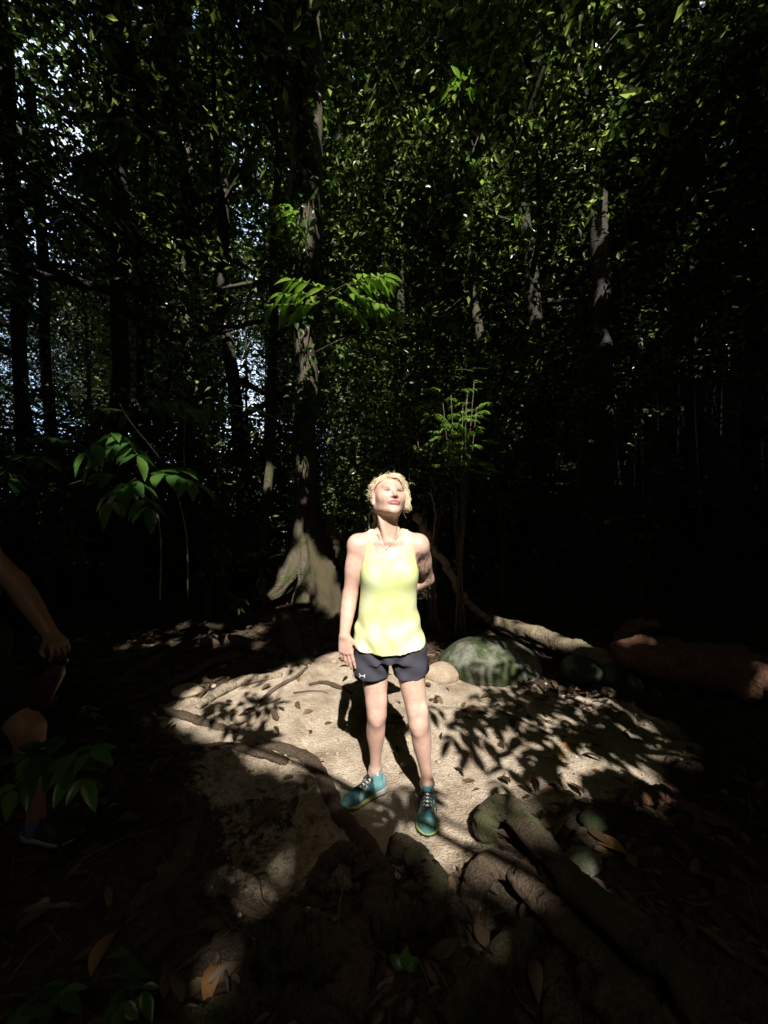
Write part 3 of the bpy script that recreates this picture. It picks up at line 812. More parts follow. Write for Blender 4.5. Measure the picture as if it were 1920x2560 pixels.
leafy_branch('shaded bough of broad leaves at upper left under the sky gap', 'branch', 'branch',
    [(60, 560, 5.2), (160, 520, 5.0), (260, 530, 4.9)], 5,
    [((120, 535, 5.1), (60, 480, 5.0)), ((170, 520, 5.0), (230, 470, 4.9)), ((220, 525, 4.9), (330, 560, 4.8)), ((160, 525, 5.0), (170, 590, 4.9))], .24, wr=.4, pairs=4)
# bushes made of many small leaves
def bush(label, px, py, d, r, n, L, m='leaf', name='bush', flat=.9, stems=7, group=None):
    c = P(px, py, d); g = float(gz(c[0], c[1]))
    e = empty(name, (c[0], c[1], g), label, 'bush', group)
    mb = MB(); ends = []
    for i in range(stems):
        a = rg.uniform(0, 6.28); q = c + np.array([math.cos(a) * r * rg.uniform(.2, .9), math.sin(a) * r * .6, rg.uniform(-.5, .8) * r * flat])
        p = spline([(c[0] + rg.normal() * .05, c[1] + rg.normal() * .05, g - .03), (c[0] + (q[0] - c[0]) * .3, c[1] + (q[1] - c[1]) * .3, (g + q[2]) / 2), q], 12)
        add_tube(mb, p, np.linspace(.012, .004, 12), 5)
        ends += [p[8], p[9], p[10], p[11]]
    mb.build('stem', M['twig'], e)
    ends = np.array(ends)
    f = MB()
    k = max(1, n // 11)
    b = ends[rg.integers(0, len(ends), k)] + rg.normal(size=(k, 3)) * r * [.28, .22, .24 * flat]
    for q in b:
        a = rg.uniform(0, 6.28); tip = q + np.array([math.cos(a), math.sin(a), rg.uniform(-.35, .3)]) * L * rg.uniform(2.0, 3.4)
        spray(f, q, tip, .02, 5, L * rg.uniform(.8, 1.2), .4, .3, stem_r=.002)
    f.build('foliage', M[m], e)
    return e
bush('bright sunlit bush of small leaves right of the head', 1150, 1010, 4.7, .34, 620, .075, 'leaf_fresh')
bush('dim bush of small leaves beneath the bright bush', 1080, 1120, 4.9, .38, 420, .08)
bush('leafy bush behind the head and shoulder', 1010, 1060, 5.6, .42, 420, .09)
bush('dim tall bush between the big tree and the head', 900, 1010, 6.0, .5, 420, .1)
bush('dim shrub with small leaves left of the big trunk', 560, 1080, 6.5, .5, 420, .1)
bush('dark shrub at left behind the low leaf sprays', 200, 1060, 5.8, .7, 460, .12)
bush('dark shrub in the gloom below the pale-banded trunk', 1260, 1080, 6.5, .5, 360, .09)
bush('dark shrub on the shaded bank at right', 1480, 1040, 7.5, .6, 360, .1)
bush('small dark shrub beside the log at right', 1600, 1330, 5.2, .4, 240, .09)
bush('dark shrub behind the stranger at the left edge', 130, 1330, 6.0, .6, 360, .12)
bush('dark shrub with flecked leaves near the sunny clearing at left', 330, 1260, 6.4, .5, 340, .1)
bush('tangled shrub in shade at the right edge', 1800, 1150, 6.0, .6, 300, .1)
bush('low dark shrub left of the seedling ferns', 520, 1390, 5.6, .35, 240, .09)

# little pinnate plants by the buttress and in the foreground
def plant(label, foot, heads, L, m='leaf_near', name='seedling', pairs=5, wr=.34, cat='plant', droop=.3, h=None):
    e = empty(name, foot, label, cat)
    mb = MB(); f = MB(); foot = np.array(foot, float)
    for a, b in heads:
        a = np.array(a); b = np.array(b)
        add_tube(mb, spline([foot - [0, 0, .02], (foot + a) / 2 + [0, 0, .04], a], 10), np.linspace(.005, .003, 10), 5)
        spray(f, a, b, .015, pairs, L, wr, droop, stem_r=.0025)
    mb.build('stem', M['twig'], e); f.build('foliage', M[m], e)
plant('feathery green seedling left of the buttress', G(655, 1520), [(P(640, 1390, 5.5), P(690, 1345, 5.4)), (P(640, 1390, 5.5), P(600, 1370, 5.4)), (P(650, 1400, 5.5), P(580, 1400, 5.3)), (P(660, 1400, 5.5), P(715, 1385, 5.4))], .13)
plant('star of pale green leaflets on a thin stalk by the buttress', G(650, 1540), [(P(645, 1395, 5.1), P(655, 1380, 5.0)), (P(645, 1395, 5.1), P(630, 1385, 5.0))], .11, 'leaf_fresh', pairs=3)
plant('small seedling growing on the flared tree base', P(733, 1470, 5.85), [(P(733, 1446, 5.8), P(748, 1436, 5.75)), (P(733, 1446, 5.8), P(716, 1440, 5.75))], .10, 'leaf_fresh', pairs=3)
plant('leafy seedling with hanging leaves left of the tree base', G(660, 1560), [(P(655, 1440, 5.2), P(652, 1465, 5.1)), (P(655, 1425, 5.2), P(668, 1420, 5.1))], .13, pairs=3, droop=.8)
plant('low fern clump in the shade left of the tree base', G(590, 1560), [(P(590, 1500, 4.9), P(570, 1480, 4.8)), (P(590, 1500, 4.9), P(610, 1500, 4.8)), (P(590, 1500, 4.9), P(595, 1520, 4.7))], .11)
plant('tiny green sprout on the shaded ground at left', G(225, 1810), [(P(222, 1775, 2.75), P(215, 1765, 2.7)), (P(222, 1775, 2.75), P(232, 1780, 2.7))], .07, 'leaf_fresh', pairs=2)
plant('dark green seedling of pointed leaves at lower left', G(325, 2520), [(P(330, 2440, 1.18), P(322, 2390, 1.17)), (P(325, 2445, 1.18), P(355, 2480, 1.13)), (P(320, 2450, 1.18), P(300, 2520, 1.08))], .075, 'leaf_near', pairs=2, wr=.45)
plant('broad dark leaves in the lower left corner', G(90, 2540), [(P(90, 2500, 1.15), P(150, 2490, 1.12)), (P(90, 2505, 1.15), P(60, 2540, 1.05))], .09, pairs=2, wr=.45)
plant('blurred green sapling leaves in front of the stranger', G(150, 2170), [(P(150, 1900, 1.45), P(225, 1880, 1.4)), (P(140, 1905, 1.45), P(70, 1890, 1.4)), (P(150, 1910, 1.42), P(30, 1975, 1.3)), (P(160, 1910, 1.42), P(205, 1950, 1.38)), (P(130, 1900, 1.45), P(110, 1870, 1.45))], .12, pairs=3, wr=.42)
plant('strap-shaped leaf plant behind the stranger at the left edge', G(-20, 1600, 0), [(P(20, 1420, 4.0), P(105, 1400, 3.9)), (P(10, 1430, 4.0), P(-30, 1390, 3.9))], .28, pairs=1, wr=.2)
# ------------------------------------------------------------------ bodies: one implicit surface, polygonised
class Field:
    def __init__(s, lo, hi, h):
        s.o = np.array(lo, float); s.h = h
        s.n = np.ceil((np.array(hi) - s.o) / h).astype(int) + 1
        s.f = np.full(s.n, .5, np.float32)
        s.ax = [s.o[i] + h * np.arange(s.n[i]) for i in range(3)]
    def box(s, lo, hi, pad):
        a = np.clip(np.floor((np.minimum(lo, hi) - pad - s.o) / s.h).astype(int), 0, s.n)
        b = np.clip(np.ceil((np.maximum(lo, hi) + pad - s.o) / s.h).astype(int) + 1, 0, s.n)
        return tuple(slice(i, j) for i, j in zip(a, b))
    def xyz(s, sl):
        return (s.ax[0][sl[0]][:, None, None], s.ax[1][sl[1]][None, :, None], s.ax[2][sl[2]][None, None, :])
    def put(s, sl, d, k=.0, sub=False):
        a = s.f[sl]; d = d.astype(np.float32)
        if sub:
            a, d = -a, d
            h = np.maximum(k - np.abs(a - d), 0) / max(k, 1e-6)
            s.f[sl] = -(np.minimum(a, d) - h * h * k / 4)
        else:
            h = np.maximum(k - np.abs(a - d), 0) / max(k, 1e-6)
            s.f[sl] = np.minimum(a, d) - h * h * k / 4
    def cone(s, a, b, ra, rb, k=.02, pad=.05, sub=False):
        a = np.array(a, float); b = np.array(b, float)
        sl = s.box(np.minimum(a - ra, b - rb), np.maximum(a + ra, b + rb), pad)
        x, y, z = s.xyz(sl); e = b - a
        t = np.clip(((x - a[0]) * e[0] + (y - a[1]) * e[1] + (z - a[2]) * e[2]) / (e @ e + 1e-12), 0, 1)
        d = np.sqrt((x - a[0] - t * e[0]) ** 2 + (y - a[1] - t * e[1]) ** 2 + (z - a[2] - t * e[2]) ** 2) - (ra + (rb - ra) * t)
        s.put(sl, d, k, sub)
    def chain(s, pts, rr, k=.02, pad=.05):
        q = np.concatenate([np.array(pts, float), np.array(rr, float)[:, None]], 1)
        q = spline(q, 8 * (len(q) - 1) + 1)
        sl = s.box(q[:, :3].min(0) - max(rr), q[:, :3].max(0) + max(rr), pad); x, y, z = s.xyz(sl); D = None
        for u, v in zip(q[:-1], q[1:]):
            e = v[:3] - u[:3]
            t = np.clip(((x - u[0]) * e[0] + (y - u[1]) * e[1] + (z - u[2]) * e[2]) / (e @ e + 1e-12), 0, 1)
            d = np.sqrt((x - u[0] - t * e[0]) ** 2 + (y - u[1] - t * e[1]) ** 2 + (z - u[2] - t * e[2]) ** 2) - (u[3] + (v[3] - u[3]) * t)
            D = d if D is None else np.minimum(D, d)
        s.put(sl, D, k)
    def ell(s, c, r, R=None, k=.02, pad=.05, sub=False):
        c = np.array(c, float); r = np.array(r, float); m = r.max()
        sl = s.box(c - m, c + m, pad); x, y, z = s.xyz(sl)
        x, y, z = x - c[0], y - c[1], z - c[2]
        if R is not None:   # columns of R: the ellipsoid's axes
            x, y, z = (x * R[0, i] + y * R[1, i] + z * R[2, i] for i in range(3))
        k0 = np.sqrt((x / r[0]) ** 2 + (y / r[1]) ** 2 + (z / r[2]) ** 2)
        k1 = np.sqrt((x / r[0] ** 2) ** 2 + (y / r[1] ** 2) ** 2 + (z / r[2] ** 2) ** 2)
        s.put(sl, k0 * (k0 - 1) / np.maximum(k1, 1e-6), k, sub)
    def loft(s, keys, k=.02, pad=.05, p=2.3, grow=0.0):
        """keys: rows z, cx, cy, half width, half depth (z rising)"""
        q = np.array(keys, float); z0, z1 = q[0, 0], q[-1, 0]
        m = q[:, 3:5].max() + .02
        lo = np.array([q[:, 1].min() - m, q[:, 2].min() - m, z0]); hi = np.array([q[:, 1].max() + m, q[:, 2].max() + m, z1])
        sl = s.box(lo, hi, pad); x, y, z = s.xyz(sl); zz = s.ax[2][sl[2]]
        zf = np.linspace(z0, z1, 60)
        sm = spline(q, 60)
        v = [np.interp(zz, sm[:, 0], sm[:, i])[None, None, :] for i in range(1, 5)]
        a, b = v[2] + grow, v[3] + grow
        rr = (np.abs((x - v[0]) / a) ** p + np.abs((y - v[1]) / b) ** p) ** (1 / p)
        d = (rr - 1) * np.minimum(a, b)
        d = np.maximum(d, np.maximum(z - z1, z0 - z))
        s.put(sl, d, k)
    def mesh(s):
        return surface_nets(s.f, s.o, s.h)

def surface_nets(f, o, h):
    s = f < 0
    cnt = np.zeros(np.array(f.shape) - 1, np.int8)
    for i in (0, 1):
        for j in (0, 1):
            for k in (0, 1):
                cnt += s[i:s.shape[0] - 1 + i, j:s.shape[1] - 1 + j, k:s.shape[2] - 1 + k]
    act = (cnt > 0) & (cnt < 8)
    idx = np.argwhere(act); n = len(idx)
    vid = np.full(act.shape, -1, np.int32); vid[act] = np.arange(n)
    cor = np.array([(i, j, k) for i in (0, 1) for j in (0, 1) for k in (0, 1)])
    val = np.stack([f[idx[:, 0] + c[0], idx[:, 1] + c[1], idx[:, 2] + c[2]] for c in cor], 1)
    acc = np.zeros((n, 3)); num = np.zeros(n)
    for a in range(8):
        for b in range(a + 1, 8):
            if np.abs(cor[a] - cor[b]).sum() != 1: continue
            m = (val[:, a] < 0) != (val[:, b] < 0)
            t = val[m, a] / (val[m, a] - val[m, b])
            acc[m] += cor[a] + t[:, None] * (cor[b] - cor[a]); num[m] += 1
    V = o + h * (idx + acc / num[:, None])
    Fs = []
    for ax in range(3):
        u, w = (ax + 1) % 3, (ax + 2) % 3
        A = [slice(None)] * 3; B = [slice(None)] * 3
        A[ax] = slice(0, -1); B[ax] = slice(1, None)
        sa = s[tuple(A)]; df = sa != s[tuple(B)]
        e = np.argwhere(df)
        ok = (e[:, u] >= 1) & (e[:, w] >= 1) & (e[:, u] < f.shape[u] - 1) & (e[:, w] < f.shape[w] - 1)
        e = e[ok]; ins = sa[e[:, 0], e[:, 1], e[:, 2]]
        q = []
        for du, dw in ((-1, -1), (0, -1), (0, 0), (-1, 0)):
            c = e.copy(); c[:, u] += du; c[:, w] += dw
            q.append(vid[c[:, 0], c[:, 1], c[:, 2]])
        q = np.stack(q, 1); q[~ins] = q[~ins][:, ::-1]
        Fs.append(q)
    F = np.concatenate(Fs)
    return V, F[(F >= 0).all(1)]

def relax(V, F, it=2, w=.5):
    n = len(V)
    a = F.ravel(); b = np.roll(F, -1, 1).ravel()
    for _ in range(it):
        S1 = np.zeros((n, 3)); c = np.zeros(n)
        for i, j in ((a, b), (b, a)):
            for k in range(3): S1[:, k] += np.bincount(i, V[j, k], n)
            c += np.bincount(i, minlength=n)
        V = V + w * (S1 / np.maximum(c, 1)[:, None] - V)
    return V

def mesh_obj(name, V, F, material, parent, col=None, smooth=True):
    mb = MB(); mb.add(V, F)
    o = mb.build(name, material, parent, smooth)
    if col is not None:
        at = o.data.attributes.new('tone', 'FLOAT_COLOR', 'POINT')
        at.data.foreach_set('color', np.concatenate([col, np.ones((len(col), 1))], 1).astype(np.float32).ravel())
    return o

def tone_mat(name, rough=.5, spec=.4, sss=0.0, fine=0.0, bscale=400, bstr=.1):
    m, nt, b = mat(name)
    c = attr(nt, 'tone', 'Color')
    v = coords(nt)
    n = noise(nt, 40, 4, .6, v)
    c = mix(nt, fine, c, mix(nt, 1.0, c, ramp(nt, n, [(.35, (.78, .72, .7)), (.65, (1, 1, 1))]), 'MULTIPLY'))
    nt.links.new(c, b.inputs['Base Color'])
    b.inputs['Roughness'].default_value = rough
    b.inputs['Specular IOR Level'].default_value = spec
    if sss:
        b.inputs['Subsurface Weight'].default_value = sss
        b.inputs['Subsurface Radius'].default_value = (.010, .004, .002)
    bump(nt, b, noise(nt, bscale, 3, .6, v), bstr, .002)
    return m
M['skin'] = tone_mat('skin', .48, .4, .05, .5, 600, .15)
M['cloth'] = tone_mat('cloth', .8, .2, 0, .2, 900, .25)
M['shoe'] = tone_mat('shoe', .6, .3, 0, .5, 500, .3)
M['rubber'] = tone_mat('rubber', .65, .3, 0, .6, 300, .3)
M['black'] = None
m, nt, b = mat('lace'); b.inputs['Base Color'].default_value = (.012, .022, .024, 1); b.inputs['Roughness'].default_value = .8; M['lace'] = m
m, nt, b = mat('logo_white'); b.inputs['Base Color'].default_value = (.75, .75, .78, 1); b.inputs['Roughness'].default_value = .6; M['logo_white'] = m
m, nt, b = mat('logo_grey'); b.inputs['Base Color'].default_value = (.16, .18, .10, 1); b.inputs['Roughness'].default_value = .6; M['logo_grey'] = m
m, nt, b = mat('silver'); b.inputs['Base Color'].default_value = (.5, .5, .52, 1); b.inputs['Metallic'].default_value = 1; b.inputs['Roughness'].default_value = .3; M['silver'] = m
m, nt, b = mat('hair')
nt.links.new(ramp(nt, attr(nt, 'tint'), [(0, (.46, .32, .16)), (.5, (.76, .63, .41)), (1, (.93, .86, .68))]), b.inputs['Base Color'])
b.inputs['Roughness'].default_value = .42; M['hair'] = m

# shirt: lime mesh knit, fine diagonal rows of holes
def shirt_mat():
    m, nt, b = mat('shirt')
    v = coords(nt)
    mp = node(nt, 'ShaderNodeMapping'); mp.inputs['Rotation'].default_value = (0, math.radians(38), 0); nt.links.new(v, mp.inputs[0])
    w = node(nt, 'ShaderNodeTexWave', Scale=48.0, Distortion=.6, Detail=1.0); nt.links.new(mp.outputs[0], w.inputs[0])
    w.bands_direction = 'Z'
    n1 = noise(nt, 9, 3, .5, v)
    base = ramp(nt, n1, [(.36, (.66, .73, .30)), (.62, (.74, .79, .52))])
    hole = mix(nt, 1.0, base, (.74, .78, .66), 'MULTIPLY')
    f = ramp(nt, w.outputs[1], [(.45, (0, 0, 0)), (.72, (1, 1, 1))])
    sp = nt.nodes.new('ShaderNodeSeparateXYZ'); nt.links.new(v, sp.inputs[0])
    zz = ramp(nt, sp.outputs[2], [(.0, (0, 0, 0)), (.96, (0, 0, 0)), (1.0, (1, 1, 1))])
    mu = node(nt, 'ShaderNodeMath', operation='MULTIPLY'); nt.links.new(f, mu.inputs[0]); nt.links.new(zz, mu.inputs[1])
    nt.links.new(mix(nt, mu.outputs[0], base, hole), b.inputs['Base Color'])
    b.inputs['Roughness'].default_value = .7; b.inputs['Specular IOR Level'].default_value = .25
    bump(nt, b, noise(nt, 700, 2, .6, v), .2, .001)
    return m
M['shirt'] = shirt_mat()

def rot(yaw, pitch, roll):
    return np.array(Matrix.Rotation(yaw, 3, 'Z') @ Matrix.Rotation(pitch, 3, 'X') @ Matrix.Rotation(roll, 3, 'Y'))

def blend(col, w, c):
    w = np.clip(w, 0, 1)[:, None]
    return col * (1 - w) + np.array(c) * w

def hand_sdf(Fd, wrist, axis, side, nrmv, sc=1.0, curl=(.25, .3, .35, .4), thumb=1):
    """axis: wrist to fingertips, side: towards the index finger, nrmv: out of the palm (fingers curl that way)"""
    axis, side, nrmv = nrm(axis), nrm(side), nrm(nrmv)
    wrist = np.array(wrist, float)
    kn = []
    for i, (o, l) in enumerate(((.030, .088), (.010, .092), (-.010, .088), (-.029, .080))):
        k = wrist + sc * (axis * l + side * o); kn.append(k)
        Fd.cone(wrist + sc * (axis * .012 + side * o * .55), k, .0135 * sc, .0115 * sc, .016, .03)
    Fd.ell(wrist + sc * (axis * .045), (.036 * sc, .042 * sc, .013 * sc), np.stack([side, axis, nrmv], 1), .012, .03)
    L = ((.040, .025, .020), (.045, .028, .021), (.041, .026, .020), (.032, .020, .018))
    for i in range(4):
        p = kn[i]; a = 0.0
        fan = side * (.10, .02, -.06, -.16)[i]
        for j, l in enumerate(L[i]):
            a += curl[i] * (1.0, 1.2, .8)[j]
            q = p + sc * l * nrm(axis * math.cos(a) + nrmv * math.sin(a) + fan * (1 if j == 0 else .5))
            r = (.0092, .0085, .0078, .0068)
            Fd.cone(p, q, r[j] * sc * (.92 if i == 3 else 1), r[j + 1] * sc * (.92 if i == 3 else 1), .004, .02)
            p = q
    b = wrist + sc * (axis * .022 + side * .022 + nrmv * .008)
    m1 = b + sc * thumb * (axis * .032 + side * .026 + nrmv * .014); m2 = m1 + sc * (axis * .030 + side * .010 + nrmv * .006); m3 = m2 + sc * (axis * .024 + side * .0 + nrmv * .006)
    Fd.chain([b, m1, m2, m3], [.014 * sc, .0115 * sc, .0098 * sc, .0075 * sc], .010, .03)

class Head:
    """local axes: x to the viewer's right, y out of the face, z up; origin mid-head"""
    def __init__(s, c, yaw, pitch, roll, sc=1.0):
        s.c = np.array(c, float); s.sc = sc
        base = np.array([[1, 0, 0], [0, -1, 0], [0, 0, 1.0]]).T     # local -> world before turning (mirrors handedness; used only for points)
        s.R = rot(yaw, pitch, roll) @ base
    def w(s, p): return s.c + s.R @ (np.array(p, float) * s.sc)
    def local(s, V): return (V - s.c) @ s.R / s.sc
    def build(s, Fd):
        sc = s.sc; R = s.R
        E = lambda c, r, k=.015, sub=False: Fd.ell(s.w(c), np.array(r) * sc, R, k, .03, sub)
        K = lambda a, b, ra, rb, k=.012, sub=False: Fd.cone(s.w(a), s.w(b), ra * sc, rb * sc, k, .03, sub)
        E((0, -.018, .028), (.072, .092, .071))
        E((0, .030, .008), (.060, .056, .068), .02)
        E((0, .024, -.040), (.056, .059, .066), .03)
        for q in (-1, 1):
            K((q * .050, -.012, -.045), (q * .012, .060, -.090), .020, .016, .02)
            E((q * .038, .053, -.022), (.024, .019, .022), .035)
        for q in (-1, 1): E((q * .047, .006, -.032), (.014, .034, .038), .03)
        E((0, .068, -.092), (.021, .015, .016), .014)
        K((-.034, .070, .022), (.034, .070, .022), .013, .013, .014)
        for q in (-1, 1):
            E((q * .031, .092, .003), (.0165, .016, .0095), .010, True)
            E((q * .031, .066, .003), (.0135, .0135, .0125), .002)
            K((q * .018, .080, .0075), (q * .044, .071, .006), .0040, .0040, .004)
            K((q * .019, .078, -.005), (q * .043, .071, -.004), .0032, .0032, .004)
        K((0, .078, .014), (0, .0985, -.026), .0080, .0105, .010)
        E((0, .094, -.030), (.0095, .010, .008), .007)
        for q in (-1, 1):
            E((q * .0120, .087, -.032), (.0078, .010, .0075), .006)
            E((q * .0066, .0945, -.0390), (.0042, .0060, .0050), .002, True)
        E((0, .078, -.054), (.026, .012, .012), .012)
        E((0, .0835, -.0510), (.023, .0065, .0040), .005)
        E((0, .0805, -.0625), (.020, .0072, .0052), .006)
        K((-.021, .088, -.0565), (.021, .088, -.0565), .0024, .0024, .003, True)
        for q in (-1, 1):
            E((q * .077, -.010, -.008), (.0085, .020, .033), .006)
            E((q * .084, -.006, -.004), (.006, .010, .018), .005, True)
            E((q * .074, -.002, -.038), (.007, .009, .009), .005)
    def paint(s, V, col, eyes=True):
        q = s.local(V); x, y, z = q.T; ax = np.abs(x)
        face = (y > .02)
        g = lambda a, sg: np.exp(-(a / sg) ** 2)
        col = blend(col, face * .35 * g(np.hypot(ax - .038, z + .024), .022), (.60, .30, .24))                  # cheeks
        lip = face * sstep(1.25, .85, np.hypot(x / .0235, (z + .057) / .0125)) * (y > .07)
        col = blend(col, lip * .85, (.46, .18, .17))
        col = blend(col, lip * g(z + .0568, .0019) * sstep(.023, .019, ax) * .9, (.16, .05, .05))
        col = blend(col, (y > .075) * .9 * g(np.hypot(ax - .0064, (z + .0405) * 1.2), .0056), (.12, .05, .04))         # nostrils, with the shade under the nose painted in
        brow_z = .0225 + .004 * np.sin((ax - .012) / .034 * np.pi)
        col = blend(col, face * .7 * g(z - brow_z, .0036) * sstep(.010, .016, ax) * sstep(.052, .044, ax), (.36, .22, .14))
        # eyes, squinting into the sun
        e = face * (y > .055) * sstep(1.1, .85, np.hypot((ax - .031) / .0135, (z - .0010) / .0048))
        col = blend(col, e * .8, (.24, .16, .13))
        col = blend(col, e * g(ax - .031, .0072), (.06, .05, .045))
        lash = face * (y > .05) * sstep(.0465, .043, ax) * sstep(.016, .019, ax)
        col = blend(col, lash * 1.0 * g(z - .0040 + ((ax - .031) / .03) ** 2 * .004, .0046), (.05, .02, .014))
        col = blend(col, lash * .5 * g(z + .0040, .0022), (.30, .15, .12))
        col = blend(col, face * .55 * g(np.hypot((ax - .031) / 1.7, z - .011), .0075), (.40, .21, .16))  # lid crease shade painted into the skin tone
        col = blend(col, face * .4 * g(np.hypot((ax - .028) / 1.6, z + .011), .005), (.46, .25, .2))
        col = blend(col, face * .5 * g(np.hypot(ax - .029 - .25 * (z + .055), .0), .0035) * sstep(-.075, -.06, z) * sstep(-.03, -.042, z), (.44, .24, .18))
        return col

SKIN = np.array((.64, .415, .335))

def shoe(parent, heel, toe, bank=0.0, cols=None, L=.272, name='shoe', laces=True, h=.003):
    """running shoe in its own frame (u heel to toe, v across, w up)"""
    heel = np.array(heel, float); u = nrm(np.array(toe, float) - heel)
    w = np.array([0, 0, 1.0]); w = nrm(w - u * (w @ u)); v = np.cross(w, u)
    R = np.stack([u, v, w], 1)
    W = lambda q: heel + np.asarray(q) @ R.T
    ku = np.array([-.004, .01, .03, .08, .14, .19, .23, .255, .270, .277])
    hw = np.array([.010, .027, .0345, .0335, .040, .0475, .047, .037, .022, .006])
    tp = np.array([.060, .088, .098, .096, .084, .066, .054, .047, .040, .034])
    sk = -.006 * np.sin(np.clip((ku - .05) / .2, 0, 1) * np.pi)
    Fd = Field((-.03, -.075, -.012), (.31, .075, .13), h)
    sl = tuple(slice(0, n) for n in Fd.n); x, y, z = Fd.xyz(sl)
    A = np.interp(x, ku, hw); T = np.interp(x, ku, tp); cv = np.interp(x, ku, sk)
    zc = .020
    q = np.clip((z - zc) / np.maximum(T - zc, .01), 0, None)
    d = (np.sqrt(np.abs((y - cv) / A) ** 2.4 + q ** 2.6) - 1) * np.minimum(A, .035)
    d = np.maximum(d, zc - z); d = np.maximum(d, np.maximum(-x - .004, x - .2735))
    Fd.put(sl, d)
    Fd.cone((.050, 0, .15), (.056, 0, .085), .030, .024, .006, .02, True)
    V, Fc = Fd.mesh(); V = relax(V, Fc, 1)
    c = np.zeros((len(V), 3)) + np.array(cols['main'])
    X, Y, Z = V.T; yr = np.abs(Y - np.interp(X, ku, sk)); Tn = np.interp(X, ku, tp)
    c = blend(c, sstep(.205, .215, X + .1 * np.maximum(0, .03 - Z)), cols['toe'])
    c = blend(c, sstep(.085, .06, X) * 1.0, cols['heel'])
    c = blend(c, (np.sin(X * 60 + Z * 70) > .55) * sstep(.05, .07, X) * sstep(.20, .18, X) * (yr > .018), cols['strip'])
    c = blend(c, sstep(.017, .012, yr) * (X > .06) * (X < .17) * (Z > Tn - .025), cols['tongue'])
    c = blend(c, sstep(.035, .03, Z) * .6, cols['heel'])
    up = mesh_obj(name, W(V), Fc, M['shoe'], parent, c)
    Fd = Field((-.04, -.08, -.012), (.32, .08, .06), h)
    sl = tuple(slice(0, n) for n in Fd.n); x, y, z = Fd.xyz(sl)
    A = np.interp(x, ku, hw) * 1.06 + .002; cv = np.interp(x, ku, sk)
    lift = .018 * sstep(.2, .29, x) + .008 * sstep(.03, -.02, x)
    d = (np.abs((y - cv) / A) - 1) * np.minimum(A, .03)
    d = np.maximum(d, np.maximum(-x - .007, x - .2765))
    th = np.interp(x, ku, [.034, .036, .036, .032, .028, .026, .024, .021, .016, .010])
    d = np.maximum(d, np.maximum(z - lift - th, lift - z))
    d = np.maximum(d, lift + .008 - z - .008 * (np.sin(x * 190) * np.sin(y * 150 + 1) > -.3))
    Fd.put(sl, d)
    V, Fc = Fd.mesh(); V = relax(V, Fc, 1)
    X, Y, Z = V.T
    c = np.zeros((len(V), 3)) + np.array(cols['sole'])
    c = blend(c, sstep(.11, .09, X), cols['solebk']); c = blend(c, sstep(.013, .009, Z - .018 * sstep(.2, .29, X)), cols['tread'])
    so = mesh_obj('sole', W(V), Fc, M['rubber'], up, c)
    if laces:
        mb = MB()
        for i in range(5):
            xx = .090 + i * .019; t = np.interp(xx, ku, tp)
            for s in (-1, 1):
                p = spline([(xx, -.020 * s, t - .004), (xx + .008, 0, t + .007), (xx + .017, .020 * s, t - .010)], 8)
                add_tube(mb, W(p), .0028, 6)
        t = np.interp(.088, ku, tp)
        for s in (-1, 1):
            p = spline([(.088, 0, t + .008), (.10, s * .022, t + .016), (.125, s * .034, t - .006), (.11, s * .02, t + .004), (.09, 0, t + .009)], 20)
            add_tube(mb, W(p), .0026, 6)
            p = spline([(.088, 0, t + .008), (.105, s * .03, t), (.13, s * .042, t - .03), (.15, s * .046, t - .055)], 14)
            add_tube(mb, W(p), .0026, 6)
        lc = mb.build('laces', M['lace'], up)
        mb = MB(); k = np.linspace(0, 1, 12)
        p = spline([(.118, 0, .079), (.094, 0, .094), (.080, 0, .108), (.074, 0, .124)], 12)
        V, F, Tn = tube(p, np.interp(k, [0, .3, .9, 1], [.008, .017, .020, .015]), 14)
        ctr = np.vstack([np.repeat(p, 14, 0), p[:1], p[-1:]]); V = ctr + (V - ctr) * [.42, 1, .42]
        mb.add(W(V), F); mb.L.append(Tn.ravel()); mb.N.append(np.full(len(Tn), 3))
        tg = mb.build('tongue', M['shoe'], up)
        at = tg.data.attributes.new('tone', 'FLOAT_COLOR', 'POINT'); at.data.foreach_set('color', np.tile(np.array([*cols['tongue'], 1], np.float32), (len(V), 1)).ravel())
    return up

def on_surface(tree, px, py, lift=.0015):
    """first hit on a garment along the line from the photograph's viewpoint"""
    o = Vector((0, 0, CAM_H)); dr = Vector(P(px, py, 1.0)) - o
    h = tree.ray_cast(o, dr.normalized())
    if h[0] is None: return None
    return np.array(h[0]) + np.array(h[1]) * lift

def bvh(o):
    me = o.data
    mw = o.matrix_world
    vs = [Vector(v.co) for v in me.vertices]
    return BVHTree.FromPolygons(vs, [tuple(p.vertices) for p in me.polygons])

def strokes(name, parent, tree, lines, wpx, material):
    """flat ribbons laid on a garment"""
    mb = MB()
    for ln in lines:
        p = np.array(ln, float); p = spline(p, 14) if len(p) > 2 else np.stack([np.linspace(p[0][i], p[1][i], 8) for i in (0, 1)], 1)
        t = nrm(np.gradient(p, axis=0)); nn = np.stack([-t[:, 1], t[:, 0]], 1) * wpx / 2
        A = [on_surface(tree, *q) for q in p + nn]; B = [on_surface(tree, *q) for q in p - nn]
        for i in range(len(p) - 1):
            q = [A[i], A[i + 1], B[i + 1], B[i]]
            if all(k is not None for k in q): mb.add(np.array(q), [[0, 1, 2, 3]])
    if mb.n: return mb.build(name, material, parent, False)
